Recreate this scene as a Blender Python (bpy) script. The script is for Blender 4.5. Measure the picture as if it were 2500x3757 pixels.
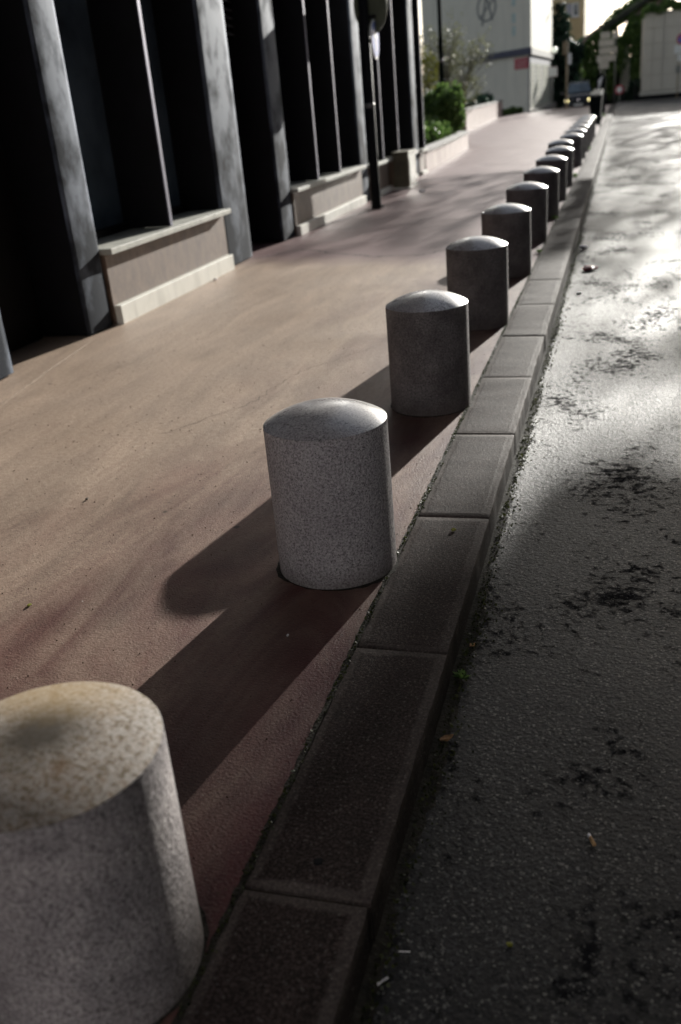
import bpy, bmesh, math, random
from mathutils import Vector, Matrix
import numpy as np
random.seed(7)
R = math.radians
scn = bpy.context.scene
for o in list(bpy.data.objects): bpy.data.objects.remove(o)
COL = scn.collection

# ------------------------------------------------------------------ camera
CAM_H = 1.5649
yaw, pitch, roll = -0.3046, -0.4091, -0.0925
fw = Vector((math.sin(yaw)*math.cos(pitch), math.cos(yaw)*math.cos(pitch), math.sin(pitch)))
r0 = Vector((math.cos(yaw), -math.sin(yaw), 0)); u0 = r0.cross(fw)
rt = r0*math.cos(roll)+u0*math.sin(roll); up = -r0*math.sin(roll)+u0*math.cos(roll)
cd = bpy.data.cameras.new('camera'); cam = bpy.data.objects.new('camera', cd); COL.objects.link(cam)
cam.matrix_world = Matrix(((rt.x, up.x, -fw.x, 0), (rt.y, up.y, -fw.y, 0), (rt.z, up.z, -fw.z, CAM_H), (0, 0, 0, 1)))
cd.sensor_fit = 'VERTICAL'; cd.sensor_height = 36; cd.lens = 2170.8/2356.4*36
cd.clip_start = .05; cd.clip_end = 3000
cd.dof.use_dof = True; cd.dof.focus_distance = 3.25; cd.dof.aperture_fstop = 2.2
scn.camera = cam

# ------------------------------------------------------------------ sky + sun
SUN_AZ, SUN_EL = R(10.6), R(14.5)
w = bpy.data.worlds.new('World'); scn.world = w; w.use_nodes = True
nt = w.node_tree; nt.nodes.clear()
sk = nt.nodes.new('ShaderNodeTexSky'); sk.sky_type = 'NISHITA'; sk.sun_disc = False
sk.sun_elevation = SUN_EL; sk.sun_rotation = SUN_AZ; sk.dust_density = 1.0; sk.air_density = 1.0
bg = nt.nodes.new('ShaderNodeBackground'); bg.inputs[1].default_value = .057
wo = nt.nodes.new('ShaderNodeOutputWorld')
mx = nt.nodes.new('ShaderNodeMix'); mx.data_type = 'RGBA'; mx.blend_type = 'MULTIPLY'; mx.inputs[0].default_value = 1; mx.inputs[7].default_value = (1.0, 1.0, 1.0, 1)
hs = nt.nodes.new('ShaderNodeHueSaturation'); hs.inputs['Saturation'].default_value = .5; nt.links.new(sk.outputs[0], hs.inputs['Color']); nt.links.new(hs.outputs[0], mx.inputs[6]); nt.links.new(mx.outputs[2], bg.inputs[0]); nt.links.new(bg.outputs[0], wo.inputs[0])
sd = bpy.data.lights.new('sun', 'SUN'); sd.energy = 5.0; sd.angle = R(.6); sd.color = (1, .97, .90)
so = bpy.data.objects.new('sun', sd); COL.objects.link(so)
sdir = Vector((math.sin(SUN_AZ)*math.cos(SUN_EL), math.cos(SUN_AZ)*math.cos(SUN_EL), math.sin(SUN_EL)))
so.rotation_euler = (sdir).to_track_quat('Z', 'Y').to_euler(); so.location = sdir*50
scn.view_settings.view_transform = 'Standard'; scn.view_settings.look = 'None'
scn.view_settings.exposure = 1.0; scn.view_settings.gamma = 1
scn.cycles.use_denoising = True
try:
    scn.cycles.max_bounces = 8; scn.cycles.caustics_reflective = False; scn.cycles.caustics_refractive = False
except Exception: pass

# ------------------------------------------------------------------ helpers
class MB:
    def __init__(s): s.v = []; s.f = []; s.sm = []
    def add(s, vs, fs, smooth=False):
        n = len(s.v); s.v += [tuple(v) for v in vs]
        for f in fs: s.f.append(tuple(i+n for i in f)); s.sm.append(smooth)
        return s
    def box(s, a, b):
        x0, y0, z0 = a; x1, y1, z1 = b
        return s.add([(x0,y0,z0),(x1,y0,z0),(x1,y1,z0),(x0,y1,z0),(x0,y0,z1),(x1,y0,z1),(x1,y1,z1),(x0,y1,z1)],
                     [(0,3,2,1),(4,5,6,7),(0,1,5,4),(1,2,6,5),(2,3,7,6),(3,0,4,7)])
    def tube(s, pts, rad, n=8, smooth=True, cap=True):
        pts = [Vector(p) for p in pts]
        if not hasattr(rad, '__len__'): rad = [rad]*len(pts)
        vs = []; ref = Vector((0.3, 0.5, 1)).normalized()
        for i, p in enumerate(pts):
            d = (pts[min(i+1, len(pts)-1)]-pts[max(i-1, 0)])
            d = d.normalized() if d.length > 1e-9 else Vector((0,0,1))
            rf = ref if abs(d.dot(ref)) < .95 else Vector((1, 0, 0))
            a = d.cross(rf).normalized(); b = d.cross(a)
            for k in range(n):
                t = 2*math.pi*k/n; vs.append(p+(a*math.cos(t)+b*math.sin(t))*rad[i])
        fs = [(i*n+k, i*n+(k+1) % n, (i+1)*n+(k+1) % n, (i+1)*n+k) for i in range(len(pts)-1) for k in range(n)]
        s.add(vs, fs, smooth)
        if cap:
            m = len(vs); base = len(s.v)-m
            s.f.append(tuple(base+k for k in range(n))[::-1]); s.sm.append(False)
            s.f.append(tuple(base+m-n+k for k in range(n))); s.sm.append(False)
        return s
    def lathe(s, prof, n=64, c=(0,0,0), smooth=True):
        vs = []; fs = []
        for (r, z) in prof:
            for k in range(n):
                t = 2*math.pi*k/n; vs.append((c[0]+r*math.cos(t), c[1]+r*math.sin(t), c[2]+z))
        for i in range(len(prof)-1):
            for k in range(n): fs.append((i*n+k, i*n+(k+1) % n, (i+1)*n+(k+1) % n, (i+1)*n+k))
        s.add(vs, fs, smooth)
        return s
    def disc(s, c, nrm, rad, th, n=32, rx=None):
        nrm = Vector(nrm).normalized(); rf = Vector((0,0,1)) if abs(nrm.z) < .9 else Vector((1,0,0))
        a = nrm.cross(rf).normalized(); b = nrm.cross(a); c = Vector(c); vs = []
        for d in (-th/2, th/2):
            for k in range(n):
                t = 2*math.pi*k/n; vs.append(c+nrm*d+a*math.cos(t)*(rx or rad)+b*math.sin(t)*rad)
        fs = [tuple(range(n))[::-1], tuple(range(n, 2*n))]+[(k, (k+1) % n, n+(k+1) % n, n+k) for k in range(n)]
        return s.add(vs, fs)
    def build(s, name, mat, parent=None, bevel=0, loc=None):
        me = bpy.data.meshes.new(name); me.from_pydata(s.v, [], s.f); me.update()
        me.polygons.foreach_set('use_smooth', s.sm)
        bm = bmesh.new(); bm.from_mesh(me); bmesh.ops.recalc_face_normals(bm, faces=bm.faces) if len(s.f) < 4000 else None
        bm.to_mesh(me); bm.free()
        me.materials.append(mat)
        o = bpy.data.objects.new(name, me); COL.objects.link(o)
        if parent: o.parent = parent
        if loc: o.location = loc
        if bevel:
            m = o.modifiers.new('bevel', 'BEVEL'); m.width = bevel; m.segments = 2; m.limit_method = 'ANGLE'
        return o
def empty(name, loc=(0,0,0), rz=0):
    o = bpy.data.objects.new(name, None); COL.objects.link(o); o.location = loc; o.rotation_euler[2] = rz
    o.empty_display_size = .2; return o
def tag(o, label=None, cat=None, group=None, kind=None):
    if label: o['label'] = label
    if cat: o['category'] = cat
    if group: o['group'] = group
    if kind: o['kind'] = kind
    return o

# ------------------------------------------------------------------ materials
def newmat(name):
    m = bpy.data.materials.new(name); m.use_nodes = True; t = m.node_tree
    return m, t, t.nodes['Principled BSDF']
class N:
    """tiny node helper"""
    def __init__(s, t): s.t = t
    def n(s, typ, **kw):
        nd = s.t.nodes.new(typ)
        for k, v in kw.items():
            if k.startswith('i_'): nd.inputs[int(k[2:]) if k[2:].isdigit() else k[2:]].default_value = v
            else: setattr(nd, k, v)
        return nd
    def l(s, a, b): s.t.links.new(a, b)
    def pos(s, obj=False):
        if obj: return s.n('ShaderNodeTexCoord').outputs['Object']
        return s.n('ShaderNodeNewGeometry').outputs['Position']
    def mapd(s, v, scale=(1,1,1), rot=(0,0,0)):
        m = s.n('ShaderNodeMapping'); m.inputs['Scale'].default_value = scale; m.inputs['Rotation'].default_value = rot; s.l(v, m.inputs[0]); return m.outputs[0]
    def noise(s, v, sc, det=4, rough=.55, dist=0):
        a = s.n('ShaderNodeTexNoise'); a.inputs['Scale'].default_value = sc; a.inputs['Detail'].default_value = det
        a.inputs['Roughness'].default_value = rough; a.inputs['Distortion'].default_value = dist; s.l(v, a.inputs['Vector']); return a.outputs['Fac']
    def vor(s, v, sc, feat='F1', out='Distance', rnd=1):
        a = s.n('ShaderNodeTexVoronoi', feature=feat); a.inputs['Scale'].default_value = sc; a.inputs['Randomness'].default_value = rnd
        s.l(v, a.inputs['Vector']); return a.outputs[out]
    def ramp(s, f, pts, interp='LINEAR'):
        r = s.n('ShaderNodeValToRGB'); cr = r.color_ramp; cr.interpolation = interp
        while len(cr.elements) < len(pts): cr.elements.new(.5)
        for e, (p, c) in zip(cr.elements, pts):
            e.position = p; e.color = (c, c, c, 1) if not hasattr(c, '__len__') else (*c, 1)
        s.l(f, r.inputs[0]); return r.outputs[0]
    def mix(s, f, a, b, mode='MIX'):
        m = s.n('ShaderNodeMix', data_type='RGBA', blend_type=mode)
        for i, x in ((0, f), (6, a), (7, b)):
            if hasattr(x, 'is_linked') or hasattr(x, 'links'): s.l(x, m.inputs[i])
            elif i == 0: m.inputs[0].default_value = x
            else: m.inputs[i].default_value = (*x, 1)
        return m.outputs[2]
    def math(s, op, a, b=None, c=None, clamp=False):
        m = s.n('ShaderNodeMath', operation=op); m.use_clamp = clamp
        for i, x in enumerate((a, b, c)):
            if x is None: continue
            if hasattr(x, 'links'): s.l(x, m.inputs[i])
            else: m.inputs[i].default_value = x
        return m.outputs[0]
    def sep(s, v):
        q = s.n('ShaderNodeSeparateXYZ'); s.l(v, q.inputs[0]); return q.outputs
    def bump(s, h, dist, strength=1, nrm=None):
        b = s.n('ShaderNodeBump'); b.inputs['Distance'].default_value = dist; b.inputs['Strength'].default_value = strength
        s.l(h, b.inputs['Height'])
        if nrm is not None: s.l(nrm, b.inputs['Normal'])
        return b.outputs[0]
def simple(name, col, rough=.6, metal=0, nscale=None, namp=.25, bump=0, bscale=60, spec=.5, emit=None):
    m, t, p = newmat(name); k = N(t); p.inputs['Roughness'].default_value = rough; p.inputs['Metallic'].default_value = metal
    p.inputs['Specular IOR Level'].default_value = spec
    v = k.pos()
    f = k.noise(v, nscale or 6, 5, .6)
    lo = tuple(c*(1-namp) for c in col); hi = tuple(min(1, c*(1+namp)) for c in col)
    k.l(k.ramp(f, [(.3, lo), (.7, hi)]), p.inputs['Base Color'])
    if bump: k.l(k.bump(k.noise(v, bscale, 4), bump), p.inputs['Normal'])
    if emit:
        p.inputs['Emission Color'].default_value = (*emit[:3], 1); p.inputs['Emission Strength'].default_value = emit[3]
    return m

def m_pavement():
    m, t, p = newmat('red_asphalt'); k = N(t); v = k.pos()
    sx = k.sep(v)
    big = k.noise(v, .55, 4, .6, .6)
    str_ = k.noise(k.mapd(v, (1.6, .5, 1), (0, 0, R(-18))), 1.5, 5, .65, .8)
    fine = k.noise(v, 38, 5, .7)
    grit = k.noise(v, 260, 2, .6)
    red = k.ramp(k.noise(v, 2.2, 5, .65), [(.3, (.046, .008, .0085)), (.7, (.080, .017, .017))])
    dust_glare = k.ramp(fine, [(.3, (.32, .228, .172)), (.7, (.50, .395, .305))])
    # dust plus painted sun glare towards the facade and farther off, redder near kerb
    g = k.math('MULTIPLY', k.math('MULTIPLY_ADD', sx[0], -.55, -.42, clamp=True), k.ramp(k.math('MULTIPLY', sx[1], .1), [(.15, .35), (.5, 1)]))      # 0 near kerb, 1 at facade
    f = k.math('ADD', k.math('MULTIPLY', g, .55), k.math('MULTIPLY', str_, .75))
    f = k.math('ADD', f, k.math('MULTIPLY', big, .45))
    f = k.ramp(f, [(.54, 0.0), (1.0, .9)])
    c = k.mix(f, red, dust_glare)
    gr2 = k.noise(v, 105, 2, .6)
    c = k.mix(k.math('MULTIPLY', k.ramp(gr2, [(.60, 0), (.72, 1)]), .4), c, (.24, .15, .12))
    c = k.mix(k.math('MULTIPLY', k.ramp(k.noise(v, 95, 2, .6), [(.60, 0), (.70, 1)]), .6), c, (.02, .010, .010))
    smear = k.noise(k.mapd(v, (2.6, .55, 1), (0, 0, R(22))), 1.7, 6, .7, .5)
    c = k.mix(1.0, c, k.ramp(smear, [(.32, .78), (.68, 1.15)]), 'MULTIPLY')
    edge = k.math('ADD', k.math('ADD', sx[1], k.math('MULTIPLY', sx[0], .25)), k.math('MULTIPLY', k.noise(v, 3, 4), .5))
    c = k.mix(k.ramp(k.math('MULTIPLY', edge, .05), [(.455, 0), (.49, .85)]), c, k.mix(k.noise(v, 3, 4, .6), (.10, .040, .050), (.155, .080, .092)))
    # small dark specks and gum spots
    sp = k.vor(v, 2.3); spot = k.ramp(k.math('ADD', sp, k.math('MULTIPLY', k.noise(v, 40, 3), .03)), [(.04, 1), (.055, 0)])
    c = k.mix(k.math('MULTIPLY', spot, .8), c, (.018, .013, .012))
    sp2 = k.vor(v, 11.0); spot2 = k.ramp(sp2, [(.05, 1), (.09, 0)])
    c = k.mix(k.math('MULTIPLY', spot2, k.ramp(k.noise(v, .7, 2), [(.45, 0), (.6, .6)])), c, (.025, .018, .016))
    # hairline cracks
    cr = k.vor(k.mapd(v, (1, .45, 1), (0, 0, R(-35))), .55, 'DISTANCE_TO_EDGE')
    crn = k.math('ADD', cr, k.math('MULTIPLY', k.math('SUBTRACT', k.noise(v, 7, 5, .7), .5), .05))
    crk = k.math('MULTIPLY', k.ramp(k.math('ABSOLUTE', crn), [(.0, 1), (.004, 0)]), k.ramp(k.noise(v, .4, 2), [(.5, 0), (.56, 1)]))
    # dirt along the kerb
    e = k.math('ADD', sx[0], k.math('MULTIPLY', k.noise(v, 18, 4), .05))
    dirt = k.ramp(e, [(-.775 + 1, 0), (-.745 + 1, 1)]) if False else None
    k.l(c, p.inputs['Base Color'])
    k.l(k.ramp(k.noise(v, 1.3, 4), [(.3, .43), (.7, .55)]), p.inputs['Roughness'])
    p.inputs['Specular IOR Level'].default_value = .5
    g2 = k.noise(v, 120, 3, .65)
    p.inputs['Specular IOR Level'].default_value = .4
    n1 = k.bump(g2, .0035, .7)
    n2 = k.bump(fine, .003, .3, n1)
    k.l(n2, p.inputs['Normal'])
    return m
def m_road():
    m, t, p = newmat('worn_asphalt'); k = N(t); v = k.pos()
    wear = k.noise(k.mapd(v, (1.0, .7, 1), (0, 0, R(12))), 1.9, 6, .7, .3)
    mid = k.noise(v, 24, 6, .7)
    st = k.vor(v, 85, 'SMOOTH_F1'); st2 = k.vor(v, 150)
    rnd = k.sep(k.vor(v, 85, 'F1', 'Color'))
    c = k.ramp(k.noise(v, 70, 5, .65), [(.3, (.007, .007, .0085)), (.75, (.026, .026, .029))])
    cs = k.sep(k.vor(v, 165, 'F1', 'Color'))
    c = k.mix(k.ramp(cs[0], [(.925, 0), (.95, .7)]), c, (.19, .185, .175))
    c = k.mix(k.ramp(cs[1], [(.90, 0), (.92, .5)]), c, (.08, .08, .085))
    pit = k.ramp(k.math('ADD', k.math('MULTIPLY', wear, .52), k.math('MULTIPLY', mid, .48)), [(.53, 0), (.60, 1)])
    c = k.mix(k.math('MULTIPLY', pit, .25), c, (.007, .007, .008))
    k.l(c, p.inputs['Base Color'])
    rr = k.ramp(k.noise(v, .8, 3), [(.3, .43), (.7, .52)])
    k.l(k.math('ADD', rr, k.math('MULTIPLY', pit, .5), clamp=True), p.inputs['Roughness'])
    k.l(k.math('SUBTRACT', .19, k.math('MULTIPLY', pit, .17)), p.inputs['Specular IOR Level'])
    h = k.math('ADD', k.math('MULTIPLY', st, -1), k.math('MULTIPLY', rnd[0], .35))
    n1 = k.bump(h, .0035, .5)
    n2 = k.bump(k.noise(v, 60, 5, .75), .006, .7, k.bump(mid, .006, .5, n1))
    n3 = k.bump(pit, -.008, .5, n2)
    k.l(n3, p.inputs['Normal'])
    return m
def m_kerb():
    m, t, p = newmat('kerb_granite'); k = N(t); v = k.pos(); o = k.pos(True); s = k.sep(o); g = k.sep(v)
    nz = k.math('MULTIPLY', k.math('SUBTRACT', k.noise(v, 40, 4), .5), .02)
    nw = k.math('MULTIPLY', k.math('SUBTRACT', k.noise(v, 6, 2), .5), .02)
    dx = k.math('MINIMUM', s[0], k.math('SUBTRACT', .285, s[0])); dy = k.math('MINIMUM', s[1], k.math('SUBTRACT', .99, s[1]))
    d = k.math('ADD', k.math('MINIMUM', dx, dy), k.math('ADD', nz, nw))
    border = k.ramp(d, [(.022, 1), (.032, 0)])
    f = k.noise(v, 115, 4, .8); f2 = k.noise(v, 9, 4, .6)
    c = k.ramp(f, [(.34, (.008, .0058, .0055)), (.5, (.031, .022, .020)), (.66, (.105, .078, .072))])
    c = k.mix(1.0, c, k.ramp(f2, [(.3, .65), (.7, 1.15)]), 'MULTIPLY')
    cb = k.ramp(f, [(.3, (.06, .05, .046)), (.7, (.14, .12, .11))])
    c = k.mix(k.math('MULTIPLY', border, k.ramp(k.noise(v, 2.5, 4, .6), [(.3, .15), (.7, .75)])), c, cb)
    # grime on the vertical face
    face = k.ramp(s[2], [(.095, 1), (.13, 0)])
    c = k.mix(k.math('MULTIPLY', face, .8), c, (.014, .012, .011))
    wht = k.vor(v, 210, 'F1', 'Color'); c = k.mix(k.ramp(k.sep(wht)[0], [(.965, 0), (.975, .35)]), c, (.22, .20, .19))
    k.l(c, p.inputs['Base Color']); p.inputs['Roughness'].default_value = .75
    p.inputs['Specular IOR Level'].default_value = .12
    h = k.math('MULTIPLY', f, k.math('SUBTRACT', 1, k.math('MULTIPLY', border, .75)))
    k.l(k.bump(k.noise(v, 60, 4), .006, .45, k.bump(h, .006, .8)), p.inputs['Normal'])
    return m
def m_granite(name, rough, polished=False, stain=False, dark=False):
    m, t, p = newmat(name); k = N(t); v = k.pos(); o = k.pos(True)
    f = k.noise(v, 130, 3, .6)
    c = k.ramp(f, [(.32, (.17, .155, .16)), (.5, (.40, .375, .385)), (.7, (.60, .57, .57))])
    sp = k.noise(v, 210, 2, .5)
    c = k.mix(k.ramp(sp, [(.615, 0), (.66, .9)]), c, (.035, .03, .03))
    c = k.mix(k.math('MULTIPLY', k.ramp(k.noise(v, 3.5, 4, .6), [(.45, 0), (.75, 1)]), .35), c, (.19, .17, .18))
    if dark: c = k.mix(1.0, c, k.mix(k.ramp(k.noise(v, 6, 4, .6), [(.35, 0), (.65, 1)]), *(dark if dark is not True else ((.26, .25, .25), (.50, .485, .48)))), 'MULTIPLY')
    if stain:
        c = k.mix(.55, c, (.27, .235, .18)); s1 = k.noise(v, 75, 5, .75); c = k.mix(k.ramp(s1, [(.47, 0), (.64, .7)]), c, (.17, .105, .05))
        c = k.mix(k.ramp(k.noise(v, 90, 3, .7), [(.53, 0), (.6, .8)]), c, (.10, .07, .035))
        def blot(px_, py_, r_, sc=(1, 1, 1), rot=0):
            m_ = k.n('ShaderNodeVectorMath', operation='SUBTRACT'); k.l(v, m_.inputs[0]); m_.inputs[1].default_value = (px_, py_, .57)
            q_ = k.mapd(m_.outputs[0], sc, (0, 0, rot)); l_ = k.n('ShaderNodeVectorMath', operation='LENGTH'); k.l(q_, l_.inputs[0])
            d_ = k.math('ADD', l_.outputs['Value'], k.math('MULTIPLY', k.math('SUBTRACT', k.noise(v, 28, 5, .65), .5), .09))
            return k.ramp(d_, [(r_*.35, 1), (r_*1.25, 0)])
        c = k.mix(k.math('MULTIPLY', blot(-.985, 1.195, .10), .92), c, (.04, .033, .025))
        c = k.mix(k.math('MULTIPLY', k.math('MAXIMUM', blot(-.90, 1.115, .028), blot(-.855, 1.08, .03)), .6), c, (.13, .07, .03))
        c = k.mix(k.math('MULTIPLY', blot(-1.07, 1.34, .12, (.6, 1, 1), 0), .4), c, (.34, .23, .09))
    k.l(c, p.inputs['Base Color'])
    if polished:
        k.l(k.ramp(k.noise(v, 12, 3), [(.3, .40 if stain else .24), (.7, .5 if stain else .34)]), p.inputs['Roughness'])
        p.inputs['Specular IOR Level'].default_value = .4 if stain else 1.0
        p.inputs['Coat Weight'].default_value = .0 if stain else 1.0; p.inputs['Coat Roughness'].default_value = .24; p.inputs['Coat IOR'].default_value = 1.75
        k.l(k.bump(f, .0003, .4), p.inputs['Normal'])
    else:
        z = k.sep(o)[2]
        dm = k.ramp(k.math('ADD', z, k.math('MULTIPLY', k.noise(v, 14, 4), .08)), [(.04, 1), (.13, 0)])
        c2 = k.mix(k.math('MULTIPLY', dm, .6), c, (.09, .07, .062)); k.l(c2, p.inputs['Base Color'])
        p.inputs['Roughness'].default_value = rough
        k.l(k.bump(k.noise(v, 75, 5, .65), .010, .75), p.inputs['Normal'])
    return m
def m_metal_pier():
    m, t, p = newmat('brushed_steel'); k = N(t); v = k.pos()
    br = k.noise(k.mapd(v, (30, 30, .35)), 4, 4, .6)
    sm = k.noise(k.mapd(v, (1.6, 1.6, 1.2)), 2.0, 6, .6, .15)
    zz = k.math('MULTIPLY_ADD', k.sep(v)[2], -.16, .30)
    dk = k.ramp(k.math('ADD', sm, k.math('MAXIMUM', k.math('MULTIPLY', zz, .6), -.05)), [(.45, 0), (.66, .95)])  # smudges, plus the dim reflections low on the piers painted as darkening
    c = k.mix(dk, (.105, .125, .165), (.022, .026, .034))
    c = k.mix(k.ramp(k.vor(v, 6.5), [(.05, .8), (.09, 0)]), c, (.04, .04, .045))
    k.l(c, p.inputs['Base Color']); p.inputs['Metallic'].default_value = .08; p.inputs['Specular IOR Level'].default_value = .14
    k.l(k.math('ADD', k.math('MULTIPLY', dk, .25), k.ramp(br, [(.3, .62), (.7, .74)])), p.inputs['Roughness'])
    k.l(k.bump(br, .002, .2), p.inputs['Normal'])
    return m
def m_panel(name, c0, c1, sc=9):
    m, t, p = newmat(name); k = N(t); v = k.pos()
    a = k.noise(k.mapd(v, (1, 1, .6)), sc, 6, .7, .3); b = k.noise(v, 70, 3, .6)
    c = k.ramp(k.math('ADD', k.math('MULTIPLY', a, .7), k.math('MULTIPLY', b, .3)), [(.35, c0), (.65, c1)])
    c = k.mix(k.math('MULTIPLY', k.ramp(k.noise(k.mapd(v, (3, 3, .5)), 2.2, 4), [(.5, 0), (.75, 1)]), .35), c, tuple(x*.4 for x in c0))
    k.l(c, p.inputs['Base Color']); p.inputs['Roughness'].default_value = .6
    k.l(k.bump(b, .002, .4), p.inputs['Normal']); return m
def m_plaster(name, col, streak=.3):
    m, t, p = newmat(name); k = N(t); v = k.pos()
    a = k.noise(k.mapd(v, (1.2, 1.2, .25)), .9, 5, .65); b = k.noise(v, 1.1, 5, .6)
    c = k.mix(k.math('MULTIPLY', k.ramp(a, [(.45, 0), (.75, 1)]), streak), col, tuple(x*.55 for x in col))
    c = k.mix(k.math('MULTIPLY', k.ramp(b, [(.4, 0), (.7, 1)]), .25), c, tuple(x*.75 for x in col))
    k.l(c, p.inputs['Base Color']); p.inputs['Roughness'].default_value = .85
    k.l(k.bump(k.noise(v, 30, 4), .004, .4), p.inputs['Normal']); return m
def m_leaf(name, c0, c1, sc=3.0, rough=.5):
    m, t, p = newmat(name); k = N(t); v = k.pos()
    a = k.noise(v, sc, 3, .6); rnd = k.n('ShaderNodeNewGeometry').outputs['Random Per Island']
    c = k.ramp(k.math('ADD', k.math('MULTIPLY', a, .5), k.math('MULTIPLY', rnd, .5)), [(.25, c0), (.75, c1)])
    k.l(c, p.inputs['Base Color']); p.inputs['Roughness'].default_value = rough
    try:
        p.inputs['Subsurface Weight'].default_value = 0
        tr = k.n('ShaderNodeBsdfTranslucent'); k.l(c, tr.inputs[0]); ms = k.n('ShaderNodeMixShader'); ms.inputs[0].default_value = .35
        out = t.nodes['Material Output']; k.l(p.outputs[0], ms.inputs[1]); k.l(tr.outputs[0], ms.inputs[2]); k.l(ms.outputs[0], out.inputs[0])
    except Exception: pass
    return m

M = dict(
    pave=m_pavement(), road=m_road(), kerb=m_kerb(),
    body=m_granite('bush_hammered_granite', .8), cap=m_granite('polished_granite', .2, True), capst=m_granite('stained_granite', .3, True, True),
    pier=m_metal_pier(), panel=m_panel('granite_panel', (.085, .055, .040), (.185, .125, .092)), skirt=m_panel('pale_stone', (.62, .61, .55), (.80, .79, .73), 4),
    sill=m_panel('sill_stone', (.30, .30, .27), (.48, .48, .43), 5),
    black=simple('black_metal', (.006, .006, .008), .6, 0, spec=.15), dark=simple('dark_wall', (.05, .05, .055), .8),
    glass=simple('dark_glass', (.07, .10, .14), .10, 0, 1.2, .6, spec=.9), fin_edge=simple('fin_edge_lit', (.13, .125, .17), .6, .4, spec=.3),
    fin=simple('fin_side', (.006, .006, .008), .6, 0, spec=.2),
    white=m_plaster('white_plaster', (.82, .785, .68)), cream=m_plaster('cream_plaster', (.78, .72, .52)), yellow=m_plaster('yellow_plaster', (.66, .55, .33)),
    slate=m_plaster('slate_fascia', (.10, .105, .15), .5), tile=simple('glazed_tile', (.70, .71, .62), .35, 0, 3, .06), concrete=m_plaster('concrete', (.56, .53, .49)),
    opp=m_plaster('dark_render', (.035, .035, .038)), lit=m_plaster('reflected_strip_render', (.80, .78, .74), .1), planter=m_panel('pink_stone', (.26, .18, .16), (.42, .32, .30), 3),
    coping=simple('coping_stone', (.24, .23, .22), .8, 0, 5, .4), soil=simple('soil', (.03, .022, .015), .95, 0, 12, .5),
    post=simple('green_black_paint', (.006, .009, .010), .9, spec=.05), olive=simple('sign_back', (.10, .11, .07), .55), bronze=simple('bronze_cabinet', (.10, .088, .055), .45, .2, 3, .5),
    blue=simple('blue_sign', (.10, .17, .52), .4), signwhite=simple('white_sign', (.75, .76, .78), .45, 0, 3, .05), red=simple('red_sign', (.42, .02, .045), .5, 0, 3, .15),
    pink=simple('faded_print', (.62, .40, .42), .6), greymetal=simple('grey_metal', (.22, .22, .22), .5, .4), woodpole=simple('weathered_pole', (.26, .20, .13), .8),
    bark=simple('bark', (.10, .08, .06), .9, 0, 10, .4), twig=simple('twig_bark', (.10, .09, .075), .9, 0, 9, .3),
    leaf=m_leaf('shrub_leaf', (.035, .085, .018), (.20, .32, .085), 2.5), leafy=m_leaf('yellow_leaf', (.10, .13, .02), (.26, .26, .03)),
    conif=m_leaf('conifer_leaf', (.008, .026, .018), (.03, .07, .042), 1.0), ivy=m_leaf('ivy_leaf', (.035, .09, .025), (.20, .32, .085), .8),
    bud=m_leaf('bud_leaf', (.10, .11, .06), (.20, .21, .12)), moss=m_leaf('moss_leaf', (.010, .016, .004), (.055, .065, .015), 8),
    carpaint=simple('dark_blue_paint', (.006, .007, .013), .12, .3, 2, .1, spec=.7), rubber=simple('rubber', (.012, .012, .012), .8), chrome=simple('chrome', (.7, .7, .7), .15, 1),
    lampglass=simple('headlamp', (.9, .8, .45), .2, emit=(1, .85, .4, 2.2)), lampw=simple('lamp_globe', (.9, .9, .82), .3, emit=(.95, 1, .85, .35)),
    graf=simple('grey_spray_paint', (.17, .18, .19), .8, 0, 2, .3), teal=simple('teal_spray_paint', (.52, .63, .60), .8), redplastic=simple('crushed_red_plastic', (.16, .004, .015), .35),
    paper=simple('white_paper', (.72, .70, .74), .7), filt=simple('cigarette_filter', (.42, .26, .12), .8), dryleaf=simple('dry_leaf', (.32, .17, .07), .7, 0, 30, .4),
    skin=simple('skin', (.45, .28, .2), .6), dark_band=simple('dark_road_band', (.028, .028, .036), .5), grime=simple('gutter_dirt', (.018, .015, .010), .95, 0, 40, .6, bump=.01, bscale=90),
    bounce=m_plaster('bounce_render', (.80, .80, .86), .1), body_shade=m_granite('shade_toned_granite', .8, dark=True), bodyst=m_granite('stained_granite_side', .8, dark=((.62, .60, .60), (.98, .95, .92))), seam=simple('pale_seam', (.36, .27, .20), .8, 0, 20, .3), stainless=simple('pale_column', (.48, .48, .56), .7),
)

# ------------------------------------------------------------------ ground, pavement, road, kerb
def zprof(y, crest, depth=.9):
    if y < crest: return 0
    t = min(1, (y-crest)/14); return -depth*t*t*(3-2*t)
def strip(name, x0, x1, ys, z, crest, mat, kind='structure'):
    mb = MB(); vs = []; 
    for y in ys: vs += [(x0, y, z+zprof(y, crest)), (x1, y, z+zprof(y, crest))]
    mb.add(vs, [(2*i, 2*i+1, 2*i+3, 2*i+2) for i in range(len(ys)-1)], True)
    o = mb.build(name, mat); tag(o, kind=kind); return o
far = list(range(60, 96, 2))
KX0, KX1, KY0 = -.7544, -.4623, 1.4318
g = MB().add([(-900, -900, -1.2), (900, -900, -1.2), (900, 1400, -1.2), (-900, 1400, -1.2)], [(0, 1, 2, 3)]).build('ground', M['dark']); tag(g, kind='structure')
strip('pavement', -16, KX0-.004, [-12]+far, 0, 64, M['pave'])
strip('road', KX1-.02, 5.4, [-12]+list(range(0, 60, 10))+far+[120, 200], -.12, 73.5, M['road'])
strip('cross_street', -30, KX0-.004, [95, 100, 120, 200], -.905, 300, M['road'])
strip('far_pavement', 5.56, 14, [-12]+far, 0, 73, M['concrete'])
kb = MB().box((5.4, -12, -.3), (5.555, 73, .004)).build('far_kerb', M['kerb']); tag(kb, kind='structure')
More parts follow.
